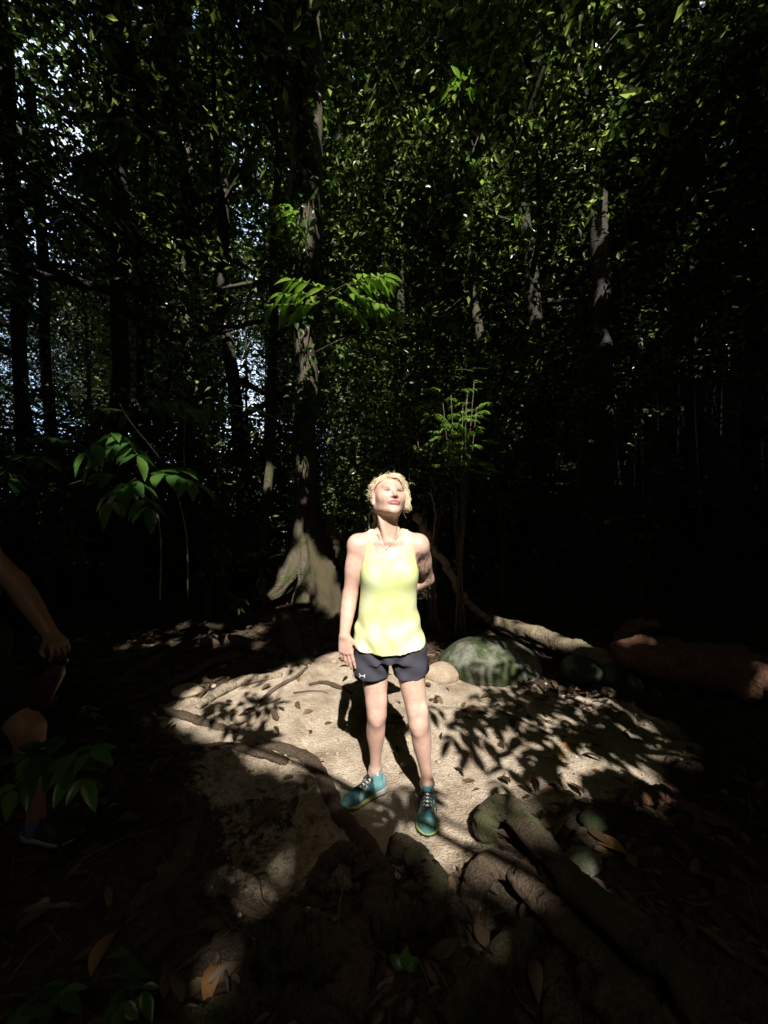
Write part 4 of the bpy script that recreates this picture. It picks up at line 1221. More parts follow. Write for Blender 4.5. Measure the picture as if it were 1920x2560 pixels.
# ------------------------------------------------------------------ the person in the sun
def woman():
    e = empty('person', (.03, 2.03, 0), 'sunlit person in lime tank top and teal trainers, one arm behind the back', 'person')
    D = 2.05
    torso = [(.795, .033, 2.06, .160, .105), (.82, .032, 2.06, .170, .112), (.86, .030, 2.06, .174, .114), (.94, .026, 2.06, .160, .105), (1.05, .022, 2.055, .128, .088),
             (1.13, .024, 2.05, .126, .088), (1.21, .028, 2.05, .140, .098), (1.28, .028, 2.055, .150, .100), (1.34, .026, 2.065, .150, .086), (1.39, .024, 2.075, .125, .070), (1.425, .024, 2.08, .08, .055)]
    Rs, Ls = (-.140, 2.065, 1.368), (.186, 2.075, 1.368)
    Re, Rw = (-.182, 2.06, 1.105), P(861, 1588, 1.985)
    Le, Lw = (.247, 2.20, 1.168), (.05, 2.205, 1.065)
    Rh, Rk, Ra = (-.058, 2.065, .84), P(942, 1785, 2.02), P(938, 1922, 2.105)
    Lh, Lk, La = (.122, 2.065, .84), P(1046, 1808, 1.965), P(1068, 1952, 2.015)
    head = Head(P(970, 1243, 2.055), math.radians(19), math.radians(-20), math.radians(3), 1.12)
    Fd = Field((-.30, 1.70, .05), (.36, 2.40, 1.78), .0038)
    Fd.loft(torso, .01)
    # chest
    for s in (-1, 1): Fd.ell((.026 + s * .062, 1.975, 1.225), (.060, .045, .058), None, .05)
    # shoulders, collar bones, neck cords
    for sh, s in ((Rs, -1), (Ls, 1)):
        Fd.cone((.024 + s * .03, 2.09, 1.425), np.array(sh) + [0, .01, .012], .040, .046, .05)
        Fd.ell(sh, (.050, .050, .058), None, .03)
        Fd.cone((.024 + s * .018, 2.005, 1.388), np.array(sh) + [-s * .02, -.02, .018], .011, .011, .02)
    nb, nt_ = np.array((.024, 2.075, 1.40)), np.array(head.w((0, -.035, -.055)))
    Fd.cone(nb, nt_, .053, .050, .035)
    for s in (-1, 1): Fd.cone((.024 + s * .013, 2.004, 1.393), head.w((s * .052, -.012, -.055)), .010, .013, .012)
    Fd.cone((.024, 2.035, 1.42), head.w((0, .012, -.088)), .026, .026, .03)
    head.build(Fd)
    # arms
    def arm(s, eb, wr, k=.03):
        s, eb, wr = map(np.array, (s, eb, wr))
        Fd.chain([s, s * .5 + eb * .5, eb], [.049, .045, .037], k)
        Fd.ell(s * .55 + eb * .45 + [0, -.008, 0], (.042, .044, .08), None, .03)
        Fd.chain([eb, eb * .72 + wr * .28, wr * .8 + eb * .2, wr], [.038, .041, .030, .026], .02)
    arm(Rs, Re, Rw); arm(Ls, Le, Lw)
    hand_sdf(Fd, Rw, (P(868, 1660, 1.97) - Rw), (1, -.25, 0.08), (.35, .9, -.05), .98, (.10, .16, .2, .26))
    hand_sdf(Fd, Lw, (-1, .02, -.12), (0, 0, 1), (0, 1, 0), .95, (.2, .25, .3, .3))
    # legs
    def leg(hp, kn, an, out, wcalf):
        hp, kn, an = map(np.array, (hp, kn, an))
        Fd.chain([hp, hp * .55 + kn * .45, kn * .82 + hp * .18, kn], [.090, .071, .054, .047], .03)
        Fd.ell(kn + [0, -.024, .004], (.026, .025, .030), None, .022)
        Fd.cone(kn + [0, -.03, -.035], kn * .8 + an * .2 + [0, -.026, 0], .014, .012, .03)
        for q in (-1, 1): Fd.ell(kn + [q * .026, -.012, .062], (.020, .024, .04), None, .03)
        c = kn * .66 + an * .34
        Fd.chain([kn, c, an * .75 + kn * .25, an], [.045, .046, .031, .029], .025)
        for q in (-1, 1): Fd.ell(an + [q * .026, .004, -.02], (.013, .016, .016), None, .015)
        Fd.ell(c + [out * .010, .026, .015], (.040, .036, .085), None, .03)
        Fd.cone(an, an + [0, .015, -.05], .030, .032, .02)
    leg(Rh, Rk, Ra, -1, .045); leg(Lh, Lk, La, 1, .047)
    V, F = Fd.mesh(); V = relax(V, F, 1, .4)
    col = np.zeros((len(V), 3)) + SKIN
    x, y, z = V.T
    r3 = lambda f, sd: wave(x + z * .7, y * .9 + z, f, sd)
    col *= (1 + .07 * r3(25, 1) + .05 * r3(70, 2))[:, None]
    col = blend(col, .25 * (r3(18, 6) > .3) * (z < .7), (.60, .34, .27))
    # redder chest, knees and elbows; paler legs
    col = blend(col, .55 * np.exp(-(((x - .026) / .075) ** 2 + ((z - 1.35) / .07) ** 2)) * (y < 2.07), (.60, .30, .22))
    for k_ in (Rk, Lk): col = blend(col, .35 * np.exp(-np.sum((V - np.array(k_)) ** 2, 1) / .05 ** 2), (.56, .30, .22))
    col = blend(col, .3 * sstep(1.0, .7, z), (.62, .41, .31))
    col = blend(col, .5 * np.exp(-np.sum((V - P(868, 1650, 1.97)) ** 2, 1) / .07 ** 2), (.62, .34, .27))
    # inked sleeve on the arm that goes behind the back: grey-brown scrolls from deltoid to forearm
    seg = (np.array(Ls) + [.01, 0, -.045], np.array(Le), np.array(Lw))
    def near(a, b):
        t = np.clip((V - a) @ (b - a) / ((b - a) @ (b - a)), 0, 1)
        return np.linalg.norm(V - a - t[:, None] * (b - a), axis=1), t
    d1, t1 = near(seg[0], seg[1]); d2, t2 = near(seg[1], seg[2])
    on = (((d1 < .068) & (x > .15)) | ((d2 < .055) & (t2 < .62))) * sstep(1.352, 1.325, z + .012 * r3(40, 9))
    on = on * sstep(.12, .16, x + .05 * (d2 < .05))
    u = wave(x * 1.0 + y * .6, z, 95, 31) + .7 * wave(x - y, z * 1.1, 190, 32)
    lines = np.exp(-(np.abs(u) / .22) ** 2)
    shade = .5 + .5 * wave(x + y, z, 38, 33)
    ink = on * np.clip(.38 + .5 * lines + .35 * (shade - .4), .3, .95)
    fade = np.where(d2 < d1, .55 * (1 - .5 * t2), 1.0)
    col = blend(col, ink * fade, (.035, .030, .024))
    col = blend(col, on * (wave(x, z, 60, 44) > .9) * (d2 < d1) * .6, (.55, .12, .10))
    col = head.paint(V, col)
    body = mesh_obj('body', V, F, M['skin'], e, col)

    # ---------------- tank top
    sh = Field((-.26, 1.80, .78), (.34, 2.32, 1.50), .0038)
    sh.loft(torso[2:], .01, grow=.004)
    for s in (-1, 1):
        sh.ell((.026 + s * .062, 1.972, 1.225), (.066, .049, .062), None, .07)
        sp = np.array(Rs if s < 0 else Ls)
        sh.cone((.024 + s * .03, 2.09, 1.425), sp + [0, .01, .012], .046, .052, .05)
        sh.cone((.024 + s * .018, 2.005, 1.388), sp + [-s * .02, -.02, .018], .016, .016, .02)
    sh.loft([(.80, .028, 2.055, .196, .142), (.86, .027, 2.055, .187, .140), (.94, .027, 2.052, .172, .135), (1.03, .022, 2.05, .155, .126), (1.12, .024, 2.045, .146, .120), (1.20, .028, 2.042, .142, .117), (1.26, .029, 2.05, .138, .110)], .03)
    full = tuple(slice(0, n) for n in sh.n); x_, y_, z_ = sh.xyz(full)
    # folds: drapes running from chest to hem, tighter on the wearer's left
    fold = 1.3 * (.0040 * np.sin((x_ * 62 + z_ * 28) + 1.2 * np.sin(z_ * 9 + x_ * 6)) * sstep(1.12, .90, z_) + .0035 * np.sin(x_ * 30 - z_ * 46 + 1.0) * sstep(1.10, .95, z_) * sstep(.02, .12, x_) + .003 * np.sin(x_ * 41 + z_ * 57) * sstep(1.0, .88, z_) * sstep(-.02, -.12, x_))
    sh.f += fold.astype(np.float32)
    outline = [(840, 1455), (884, 1440), (899, 1432), (905, 1415), (913, 1385), (917, 1355), (919, 1325), (921, 1285), (936, 1285), (932, 1325), (932, 1360), (938, 1380), (952, 1394), (972, 1400), (992, 1394), (1004, 1380), (1009, 1360), (1006, 1325), (1001, 1285), (1019, 1285), (1023, 1325), (1029, 1352), (1037, 1390), (1043, 1415), (1049, 1430), (1064, 1440), (1100, 1455), (1100, 1700), (840, 1700)]
    poly = [(P(a, b, 1.985)[0], P(a, b, 1.985)[2]) for a, b in outline]
    X2, Z2 = np.meshgrid(sh.ax[0], sh.ax[2], indexing='ij')
    pd = poly_dist(poly, X2, Z2)[:, None, :]
    inner = sh.f + .0075
    f = np.maximum(sh.f, -inner)
    f = np.maximum(f, pd)
    hem = (.826 + .13 * (x_ - .03) * (x_ > .03) + .10 * (.03 - x_) * (x_ < .03) * .8 + .05 * (y_ - 1.92)) - z_
    sh.f = np.maximum(f, hem).astype(np.float32)
    V, F = sh.mesh(); V = relax(V, F, 3, .5)
    shirt = mesh_obj('tank_top', V, F, M['shirt'], e)
    # rolled hems and bindings
    st = bvh(shirt)

    # ---------------- shorts
    so = Field((-.26, 1.80, .62), (.34, 2.32, 1.0), .0038)
    so.loft([(.775, .034, 2.06, .184, .122), (.86, .030, 2.06, .184, .123), (.94, .026, 2.06, .168, .113), (.98, .024, 2.06, .150, .10)], .01)
    for hp, cx, r in ((Rh, -.072, .100), (Lh, .142, .098)):
        hp = np.array(hp)
        so.loft([(.655, cx, 2.05, r * .985, .102), (.72, cx + .000 * np.sign(cx), 2.055, r, .106), (.80, (cx + hp[0]) / 2, 2.06, r * .98, .112), (.86, hp[0], 2.06, .10, .112)], .02)
    full = tuple(slice(0, n) for n in so.n); x_, y_, z_ = so.xyz(full)
    so.f += (.0028 * np.sin(x_ * 55 + z_ * 60 + 2 * np.sin(x_ * 17)) + .003 * np.sin(z_ * 85 - np.abs(x_ - .03) * 60) * np.exp(-((np.abs(x_ - .033) - .05) / .05) ** 2)).astype(np.float32)
    inner = so.f + .007
    f = np.maximum(so.f, -inner)
    cut = (.688 + .20 * np.maximum(0, np.abs(x_ - .033) - .14) * 2.2 + .04 * (y_ - 1.95)) - z_
    f = np.maximum(f, cut)
    so.f = f.astype(np.float32)
    V, F = so.mesh(); V = relax(V, F, 1, .4)
    c = np.zeros((len(V), 3)) + np.array((.055, .055, .072))
    c = blend(c, .7 * sstep(.012, .004, np.abs(np.abs(V[:, 0] - .033) - .205) * .5), (.028, .028, .045))
    shorts = mesh_obj('shorts', V, F, M['cloth'], e, c)
    bt = bvh(shorts)
    # white emblem near the hem: two interlocking arcs; drawstring end under the shirt
    x0, y0 = 905, 1689
    K = .253
    q = lambda a, b: (820 + a * K, 1580 + b * K)
    strokes('emblem', shorts, bt, [[q(312, 408), q(320, 426), q(338, 431), q(358, 430), q(366, 418)], [q(310, 446), q(320, 434), q(338, 431), q(358, 436), q(364, 452)]], 2.3, M['logo_white'])
    # small worn word on the chest, unreadable in the photograph
    K2 = .226
    q = lambda a, b: (820 + a * K2, 1150 + b * K2)
    strokes('chest_print', shirt, st, [[q(834, 1158), q(840, 1168)], [q(846, 1168), q(850, 1157)], [q(856, 1158), q(860, 1168)], [q(872, 1166), q(876, 1166)], [q(886, 1166), q(894, 1157)], [q(894, 1157), q(899, 1167)], [q(903, 1158), q(908, 1167)]], 1.1, M['logo_grey'])
    # ---------------- necklace
    tb = bvh(body)
    mb = MB()
    for pl in ([(936, 1320), (943, 1335), (952, 1352), (960, 1364), (967, 1372)], [(967, 1372), (976, 1363), (986, 1352), (994, 1340), (1000, 1322)]):
        pts = [on_surface(tb, *p, .0022) for p in pl]
        pts = [p for p in pts if p is not None and abs(p[1] - 2.02) < .08]
        if len(pts) > 2: add_tube(mb, spline(pts, 24), .0012, 5)
    pe = on_surface(tb, 966, 1374, .003)
    if pe is not None: add_tube(mb, [pe + [0, 0, .006], pe, pe - [0, 0, .008]], [.001, .003, .001], 6)
    mb.build('necklace', M['silver'], e)
    # ---------------- hair
    hf = Field(head.c - .16, head.c + .16, .0032)
    E = lambda c, r, k=.012, sub=False: hf.ell(head.w(c), r, head.R, k, .03, sub)
    E((0, -.026, .032), (.078, .094, .077))
    E((0, -.09, -.005), (.055, .045, .06))
    E((-.060, -.038, .010), (.015, .038, .038), .02); E((.066, -.015, .006), (.018, .045, .052), .02)
    E((0, .080, .014), (.056, .062, .050), .010, True)          # brow and face stay bare
    E((0, .09, -.04), (.075, .085, .08), .012, True)
    E((-.078, -.010, -.016), (.020, .024, .034), .006, True)    # ear
    full = tuple(slice(0, n) for n in hf.n); hx, hy, hz = hf.xyz(full)
    hf.f += (.0022 * np.sin(hx * 210 + 40 * hz + 3 * np.sin(hz * 60)) + .0018 * np.sin(hx * 330 - hy * 120)).astype(np.float32)
    V, F = hf.mesh()
    hb = MB(); hb.add(V, F, np.clip(.45 + .3 * wave(V[:, 0] * 3, V[:, 2], 60, 3), 0, 1))
    rh = np.random.default_rng(5)
    def curl(p0, dirv, n, rad, turns, r=.0011, sag=.0):
        s = np.linspace(0, 1, 30)[:, None]; dirv = np.array(dirv, float)
        a = nrm(np.cross(dirv, [.3, .8, .2])); b2 = nrm(np.cross(dirv, a)); ph = rh.uniform(0, 6.28)
        p = p0 + dirv * s + rad * s ** .5 * (a * np.cos(turns * 6.28 * s + ph) + b2 * np.sin(turns * 6.28 * s + ph)) - np.array([0, 0, sag]) * s ** 2
        p += (p0 - p[0]) * (1 - s)
        add_tube(hb, p, np.linspace(r, r * .5, 30), 4, rh.uniform(.35, 1))
    # strands combed back over the crown
    for i in range(620):
        a = rh.uniform(-1.45, 1.45)
        s0 = np.array([.073 * math.sin(a), .058 - .045 * abs(math.sin(a)), .030 + .052 * math.cos(a)])
        k = np.linspace(0, 1, 14)[:, None]
        mid = np.array([.084 * math.sin(a), -.03, .034 + .076 * math.cos(a)]); en = np.array([.05 * math.sin(a), -.112, .01])
        pts = spline([s0, mid, en], 14) + rh.normal(size=3) * .0025
        pts += .0022 * np.sin(k * rh.uniform(9, 20) + rh.uniform(0, 6)) * rh.normal(size=3)
        add_tube(hb, np.array([head.w(q_) for q_ in pts]), rh.uniform(.0006, .0011), 4, rh.uniform(.2, 1))
    # wavy fringe parted near the middle and swept to the viewer's right, framing the face
    for i in range(330):
        u0 = rh.uniform(-.018, .02); e1 = rh.uniform(-.02, .045); j = rh.normal(size=3) * .0045
        pts = spline([(u0, .062 + rh.normal() * .004, .082), (.036, .068, .078), (.066, .054, .052), (.080, .036, .018), (.084 + rh.uniform(-.006, .012), .026, e1 - .055)], 26) + j
        k = np.linspace(0, 1, 26)[:, None]
        pts += (.0065 * k) * np.sin(k * rh.uniform(16, 26) + rh.uniform(0, 6.28)) * np.array([1, .4, .3])
        add_tube(hb, np.array([head.w(q_) for q_ in pts]), rh.uniform(.0005, .0010), 4, rh.uniform(.35, 1))
    for i in range(70):      # shorter side swept to the viewer's left temple
        u0 = rh.uniform(-.03, .0); j = rh.normal(size=3) * .003
        pts = spline([(u0, .060, .082), (-.050, .050, .066), (-.073, .018, .036), (-.078, -.03, .006)], 20) + j
        add_tube(hb, np.array([head.w(q_) for q_ in pts]), rh.uniform(.0009, .0015), 4, rh.uniform(.25, .9))
    # loose curls: crown, both sides, nape
    for i in range(34):
        a = rh.uniform(-1.2, 1.3)
        p0 = head.w((.074 * math.sin(a), rh.uniform(-.04, .045), .034 + .070 * math.cos(a)))
        curl(p0, rh.normal(size=3) * .014 + np.array([.014 * math.sin(a) + .004, 0, .006 * math.cos(a)]), 20, rh.uniform(.005, .010), rh.uniform(1.0, 1.8))
    for i in range(85):      # bright wavy lock at the viewer's right of the face
        p0 = head.w((.070 + rh.uniform(-.006, .008), rh.uniform(.0, .05), rh.uniform(-.02, .045)))
        curl(p0, (rh.uniform(.0, .022), rh.uniform(-.01, .01), -rh.uniform(.04, .085)), 20, rh.uniform(.006, .012), rh.uniform(.8, 1.8), .0009)
    for i in range(22):      # viewer's left, round curls standing off the temple
        p0 = head.w((-.076, rh.uniform(-.03, .03), rh.uniform(-.002, .07)))
        curl(p0, (-rh.uniform(.010, .032), rh.uniform(-.01, .01), rh.uniform(-.03, .012)), 20, rh.uniform(.007, .012), rh.uniform(.8, 1.3))
    for i in range(34):      # nape, falling behind the neck
        p0 = head.w((rh.uniform(-.055, .05), -.10, rh.uniform(-.06, .0)))
        curl(p0, (rh.uniform(-.035, .02), rh.uniform(-.01, .03), -rh.uniform(.06, .15)), 20, rh.uniform(.006, .012), rh.uniform(.8, 1.6), .0012)
    curl(head.w((.068, .02, -.03)), (.02, 0, -.085), 20, .012, .5, .0009)
    hb.build('hair', M['hair'], e)
    # ---------------- socks and shoes
    cols = dict(main=(.032, .115, .12), toe=(.085, .22, .22), heel=(.20, .29, .285), strip=(.22, .34, .34), tongue=(.52, .50, .45), sole=(.40, .46, .12), solebk=(.42, .42, .38), tread=(.05, .05, .05))
    for an, hl, to, cl in ((Ra, (.010, 2.150, .0), (-.205, 2.005, -.002), -1), (La, (.236, 2.085, 0), (.205, 1.815, 0), 1)):
        an = np.array(an); hl = np.array(hl); to = np.array(to)
        u = nrm(to - hl); root = hl + u * .055
        sf = Field(np.minimum(an, root) - .08 - [0, 0, .03], np.maximum(an, root) + .09, .003)
        top = an + np.array([0, 0, .012 if cl < 0 else -.002])
        lo = root + [0, 0, .055]
        sf.chain([top, top * .45 + lo * .55, lo], [.0355, .0345, .033], .01)
        sf.cone(lo, lo + u * .06 - [0, 0, .012], .032, .028, .02)
        sf.f = np.maximum(sf.f, (sf.ax[2][None, None, :] - top[2] + .0005)).astype(np.float32)
        V, F = sf.mesh()
        c = np.zeros((len(V), 3)) + np.array((.15, .34, .37)) * (1 + .10 * np.sin(V[:, 2:3] * 900))
        sk = mesh_obj('sock', V, F, M['cloth'], e, c)
        if cl < 0:
            kt = bvh(sk); K = .253; q = lambda a, b: (820 + a * K, 1580 + b * K)
            strokes('emblem', sk, kt, [[q(476, 1392), q(500, 1424)], [q(500, 1390), q(478, 1422)], [q(488, 1390), q(488, 1406)]], 1.5, M['logo_white'])
        shoe(e, hl, to, cols=cols)
woman()
# ------------------------------------------------------------------ the person at the left edge, mostly outside the view, leaning in with a bottle
def stranger():
    root = (-1.95, 1.85, 0)
    e = empty('person', root, 'shaded person cut off by the left edge, bare arm holding a dark bottle', 'person')
    h = .0055
    S1, E1, W1 = np.array((-2.04, 1.86, 1.44)), P(40, 1455, 1.86), P(128, 1588, 1.80)
    hip, knee, ank = np.array((-2.02, 1.86, .86)), P(72, 1826, 1.74), P(92, 2050, 1.80)
    hip2, knee2, ank2 = np.array((-2.10, 2.02, .86)), np.array((-2.14, 2.0, .47)), np.array((-2.16, 2.08, .10))
    Fd = Field((-2.5, 1.4, .03), (-1.30, 2.35, 1.85), h)
    Fd.loft([(.80, -2.16, 1.95, .15, .11), (.95, -2.17, 1.95, .16, .11), (1.10, -2.18, 1.93, .145, .10), (1.30, -2.18, 1.92, .175, .11), (1.42, -2.18, 1.93, .12, .08)], .01)
    Fd.cone((-2.18, 1.92, 1.40), S1, .06, .055, .05)
    Fd.chain([S1, S1 * .5 + E1 * .5, E1], [.056, .052, .044], .03)
    Fd.chain([E1, E1 * .7 + W1 * .3, W1 * .8 + E1 * .2, W1], [.044, .047, .034, .030], .02)
    ax_ = nrm(P(178, 1640, 1.70) - W1); nv_ = np.array((-.45, .25, -.85)); nv_ = nrm(nv_ - ax_ * (nv_ @ ax_)); sd_ = np.cross(ax_, nv_); sd_ *= np.sign(sd_[1]) * -1
    hand_sdf(Fd, W1, ax_, sd_, nv_, 1.0, (.75, .8, .85, .9))
    S2 = np.array((-2.28, 1.98, 1.38))
    Fd.chain([S2, (-2.33, 2.0, 1.12), (-2.28, 1.85, .92)], [.055, .048, .035], .03)
    hand_sdf(Fd, (-2.28, 1.85, .92), (.1, -.4, -1), (1, 0, 0), (0, 1, 0), 1.05)
    hd = Head((-2.16, 1.88, 1.66), math.radians(40), math.radians(10), 0, 1.05)
    Fd.cone((-2.18, 1.95, 1.40), hd.w((0, -.03, -.05)), .06, .055, .03)
    hd.build(Fd)
    for hp, kn, an in ((hip, knee, ank), (hip2, knee2, ank2)):
        Fd.chain([hp, hp * .5 + kn * .5, kn], [.098, .080, .058], .03)
        c = kn * .66 + an * .34
        Fd.chain([kn, c, an * .75 + kn * .25, an], [.055, .055, .038, .035], .025)
    V, F = Fd.mesh(); V = relax(V, F, 1, .4)
    col = np.zeros((len(V), 3)) + np.array((.30, .16, .10))
    col *= (1 + .06 * wave(V[:, 0] + V[:, 2], V[:, 1], 25, 5))[:, None]
    body = mesh_obj('body', V, F, M['skin'], e, hd.paint(V, col))
    sh = Field((-2.5, 1.5, .8), (-1.55, 2.3, 1.6), .007)
    sh.loft([(.86, -2.16, 1.95, .18, .135), (1.10, -2.18, 1.93, .17, .125), (1.30, -2.18, 1.92, .19, .125), (1.43, -2.18, 1.93, .13, .095)], .01)
    for s_, eb in ((S1, E1), (S2, np.array((-2.33, 2.0, 1.12)))):
        sh.cone((-2.18, 1.92, 1.40), s_, .065, .068, .04)
        sh.cone(s_, s_ * .62 + eb * .38, .066, .066, .03)
    V, F = sh.mesh(); mesh_obj('shirt', V, F, M['cloth'], e, np.zeros((len(V), 3)) + np.array((.16, .16, .17)))
    so = Field((-2.5, 1.4, .35), (-1.35, 2.4, 1.05), .007)
    so.loft([(.78, -2.15, 1.95, .18, .14), (.95, -2.16, 1.95, .175, .125)], .02)
    for hp, kn in ((hip, knee), (hip2, knee2)):
        so.chain([hp, hp * .62 + kn * .38, hp * .26 + kn * .74], [.112, .105, .088], .03)
    V, F = so.mesh(); mesh_obj('shorts', V, F, M['cloth'], e, np.zeros((len(V), 3)) + np.array((.012, .012, .014)))
    hb = MB()
    hf = Field(hd.c - .18, hd.c + .18, .006)
    hf.ell(hd.w((0, -.026, .036)), (.084, .10, .085), hd.R); hf.ell(hd.w((0, .078, .0)), (.07, .075, .08), hd.R, .01, .03, True)
    V, F = hf.mesh(); hb.add(V, F, .0); hb.build('hair', M['bark_dark'], e)
    cols = dict(main=(.02, .02, .024), toe=(.03, .03, .034), heel=(.03, .03, .03), strip=(.05, .05, .06), tongue=(.04, .04, .04), sole=(.30, .28, .25), solebk=(.30, .28, .25), tread=(.03, .03, .03))
    for an, dr in ((ank, (.80, -.05, 0)), (ank2, (.6, -.7, 0))):
        dr = nrm(dr); hl = np.array((an[0], an[1], float(gz(an[0], an[1])) + .012)) - dr * .06
        shoe(e, hl, hl + dr * .28, cols=cols, h=.005, L=.28)
        sf = Field(an - .09, an + .09, .005); sf.chain([an + [0, 0, .02], an - [0, 0, .05]], [.042, .040], .01)
        sf.f = np.maximum(sf.f, sf.ax[2][None, None, :] - an[2] - .02).astype(np.float32)
        V, F = sf.mesh(); mesh_obj('sock', V, F, M['cloth'], e, np.zeros((len(V), 3)) + np.array((.10, .12, .22)))
stranger()

def bottle():
    a, b = P(160, 1640, 1.72), P(92, 1770, 1.70)
    e = empty('bottle', b, 'dark reddish-brown drinking bottle with a black cap held by the person at the left edge', 'bottle')
    ax = nrm(b - a)
    m, nt, bs = mat('bottle_brown'); bs.inputs['Base Color'].default_value = (.05, .018, .012, 1); bs.inputs['Roughness'].default_value = .3
    L = np.linalg.norm(b - a)
    mb = MB(); t = np.array([.14, .17, .22, .30, .9, .97, 1.0]); r = np.array([.019, .021, .031, .037, .037, .034, .025])
    add_tube(mb, a + ax * (t[:, None] * L), r, 24); mb.build('flask', m, e)
    m2, nt, bs = mat('bottle_cap'); bs.inputs['Base Color'].default_value = (.01, .01, .01, 1); bs.inputs['Roughness'].default_value = .2
    mb = MB(); t = np.array([-.005, .0, .03, .125, .135]); r = np.array([.012, .021, .024, .024, .020])
    add_tube(mb, a + ax * (t[:, None] * L), r, 24); mb.build('cap', m2, e)
bottle()

# ------------------------------------------------------------------ boulder, stones, logs
def blob(c, r, seed, rough=.12, nu=64, nv=40, sharp=1.0):
    rgx = np.random.default_rng(seed)
    u = np.linspace(0, 2 * np.pi, nu, endpoint=False)[:, None]; v = np.linspace(0, np.pi, nv)[None]
    D = np.stack([np.cos(u) * np.sin(v), np.sin(u) * np.sin(v), np.ones_like(u) * np.cos(v)], -1)
    n = 0
    for f, a in ((1.6, 1), (3.2, .5), (7, .22), (14, .1)):
        k = rgx.normal(size=(5, 3)) * f; ph = rgx.uniform(0, 6.28, 5)
        n = n + a * np.sin(D @ k.T + ph).sum(-1) / 3
    R = 1 + rough * n
    V = np.array(c) + D * R[..., None] * np.array(r)
    i = np.arange(nu)[:, None]; j = np.arange(nv - 1)[None]; i2 = (i + 1) % nu
    F = np.stack([i * nv + j, i * nv + j + 1, i2 * nv + j + 1, i2 * nv + j], -1).reshape(-1, 4)
    return V.reshape(-1, 3), F

def stone(label, px, py, wpx, hpx, seed, m='rock_tan', d=None, name='stone', depth=.8, rough=.12, group=None, z=0.0):
    """px, py: middle of the stone's foot in the photograph"""
    g = G(px, py) if d is None else P(px, py, d)
    d = g[1]; w = wpx / FPX * d; h = hpx / FPX * d
    c = np.array([g[0], d + w * depth * .4, float(gz(g[0], d)) + h * .22 + z])
    mb = MB(); mb.add(*blob(c, (w / 2, w / 2 * depth, h * .62), seed, rough))
    o = mb.build(name, M[m]); tag(o, label, 'boulder' if name == 'boulder' else 'stone', group)
stone('big rounded grey-green boulder dappled with sun beside the fallen trunk', 1252, 1706, 268, 108, 5, 'rock', name='boulder', rough=.085)
stone('pale boulder lit under the thick reddish log', 1475, 1722, 110, 72, 8, 'rock', name='boulder', rough=.08, d=3.55)
stone('narrow grey stone wedged beneath the thick log right of the pale boulder', 1545, 1728, 60, 60, 9, 'rock', rough=.1, d=3.5)
stone('small mossy stone at the right end of the stones under the log', 1592, 1738, 40, 40, 12, 'rock', rough=.15, d=3.4)
stone('low tan stone between the shorts and the grey-green boulder', 1108, 1712, 90, 48, 14, 'rock_tan', rough=.1)
stone('small tan stone in front of the pale boulder', 1528, 1738, 36, 22, 15, 'rock_tan')
stone('little dark green stone at the shaded edge right of the sunny sand', 1650, 1758, 34, 22, 16, 'rock')
stone('cream-coloured knobbly stone beside the looped root in the foreground', 765, 2338, 58, 44, 17, 'rock_pale', rough=.18)
stone('flat pale stone at the left edge of the sunlit sand', 398, 1768, 14, 10, 18, 'rock_pale')
stone('half-buried brown stone near the left roots', 455, 1742, 80, 22, 19, 'rock_tan', rough=.1)
stone('small grey stone on the dim sand left of the long root', 512, 1900, 18, 12, 20, 'rock')
stone('flat grey stone among the litter right of the arched root', 1495, 2075, 70, 36, 21, 'rock')
stone('dull grey stone low on the right among fallen leaves', 1470, 2180, 85, 40, 22, 'rock')
stone('small tan pebble among leaves at lower left', 102, 2272, 26, 16, 23, 'rock_tan')

def log(label, px, r, m, name='log', n=80, lump=.13, ns=32, rough=.03):
    mb = MB(); p = spline([P(*q) for q in px], n); r = np.interp(np.linspace(0, 1, n), np.linspace(0, 1, len(r)), r)
    add_tube(mb, p, r, ns, rough=rough, seed=len(px) + n, lump=lump)
    return tag(mb.build(name, m), label, 'log')
log('pale fallen trunk slanting down from behind the boulder to the thick log', [(1215, 1545, 5.1), (1260, 1562, 4.8), (1320, 1580, 4.5), (1380, 1602, 4.2), (1440, 1630, 3.95), (1510, 1655, 3.75), (1600, 1680, 3.7)], [.06, .085, .09, .10, .115, .125, .12], M['bark_log'])
log('thick reddish-brown fallen log lying across the right edge', [(1535, 1640, 3.75), (1600, 1640, 3.6), (1700, 1655, 3.45), (1820, 1675, 3.25), (1960, 1700, 3.05), (2150, 1725, 2.9)], [.13, .175, .20, .20, .20, .19], M['bark_red'])
log('broken branch stub standing up behind the thick log', [(1545, 1620, 3.9), (1560, 1590, 3.95), (1590, 1565, 4.0), (1640, 1560, 4.1)], [.06, .075, .07, .05], M['bark_red'])
log('mossy dark log in shade left of the boulder', [(1020, 1590, 5.2), (1080, 1588, 5.0), (1150, 1600, 4.7)], [.09, .11, .10], M['moss_root'])

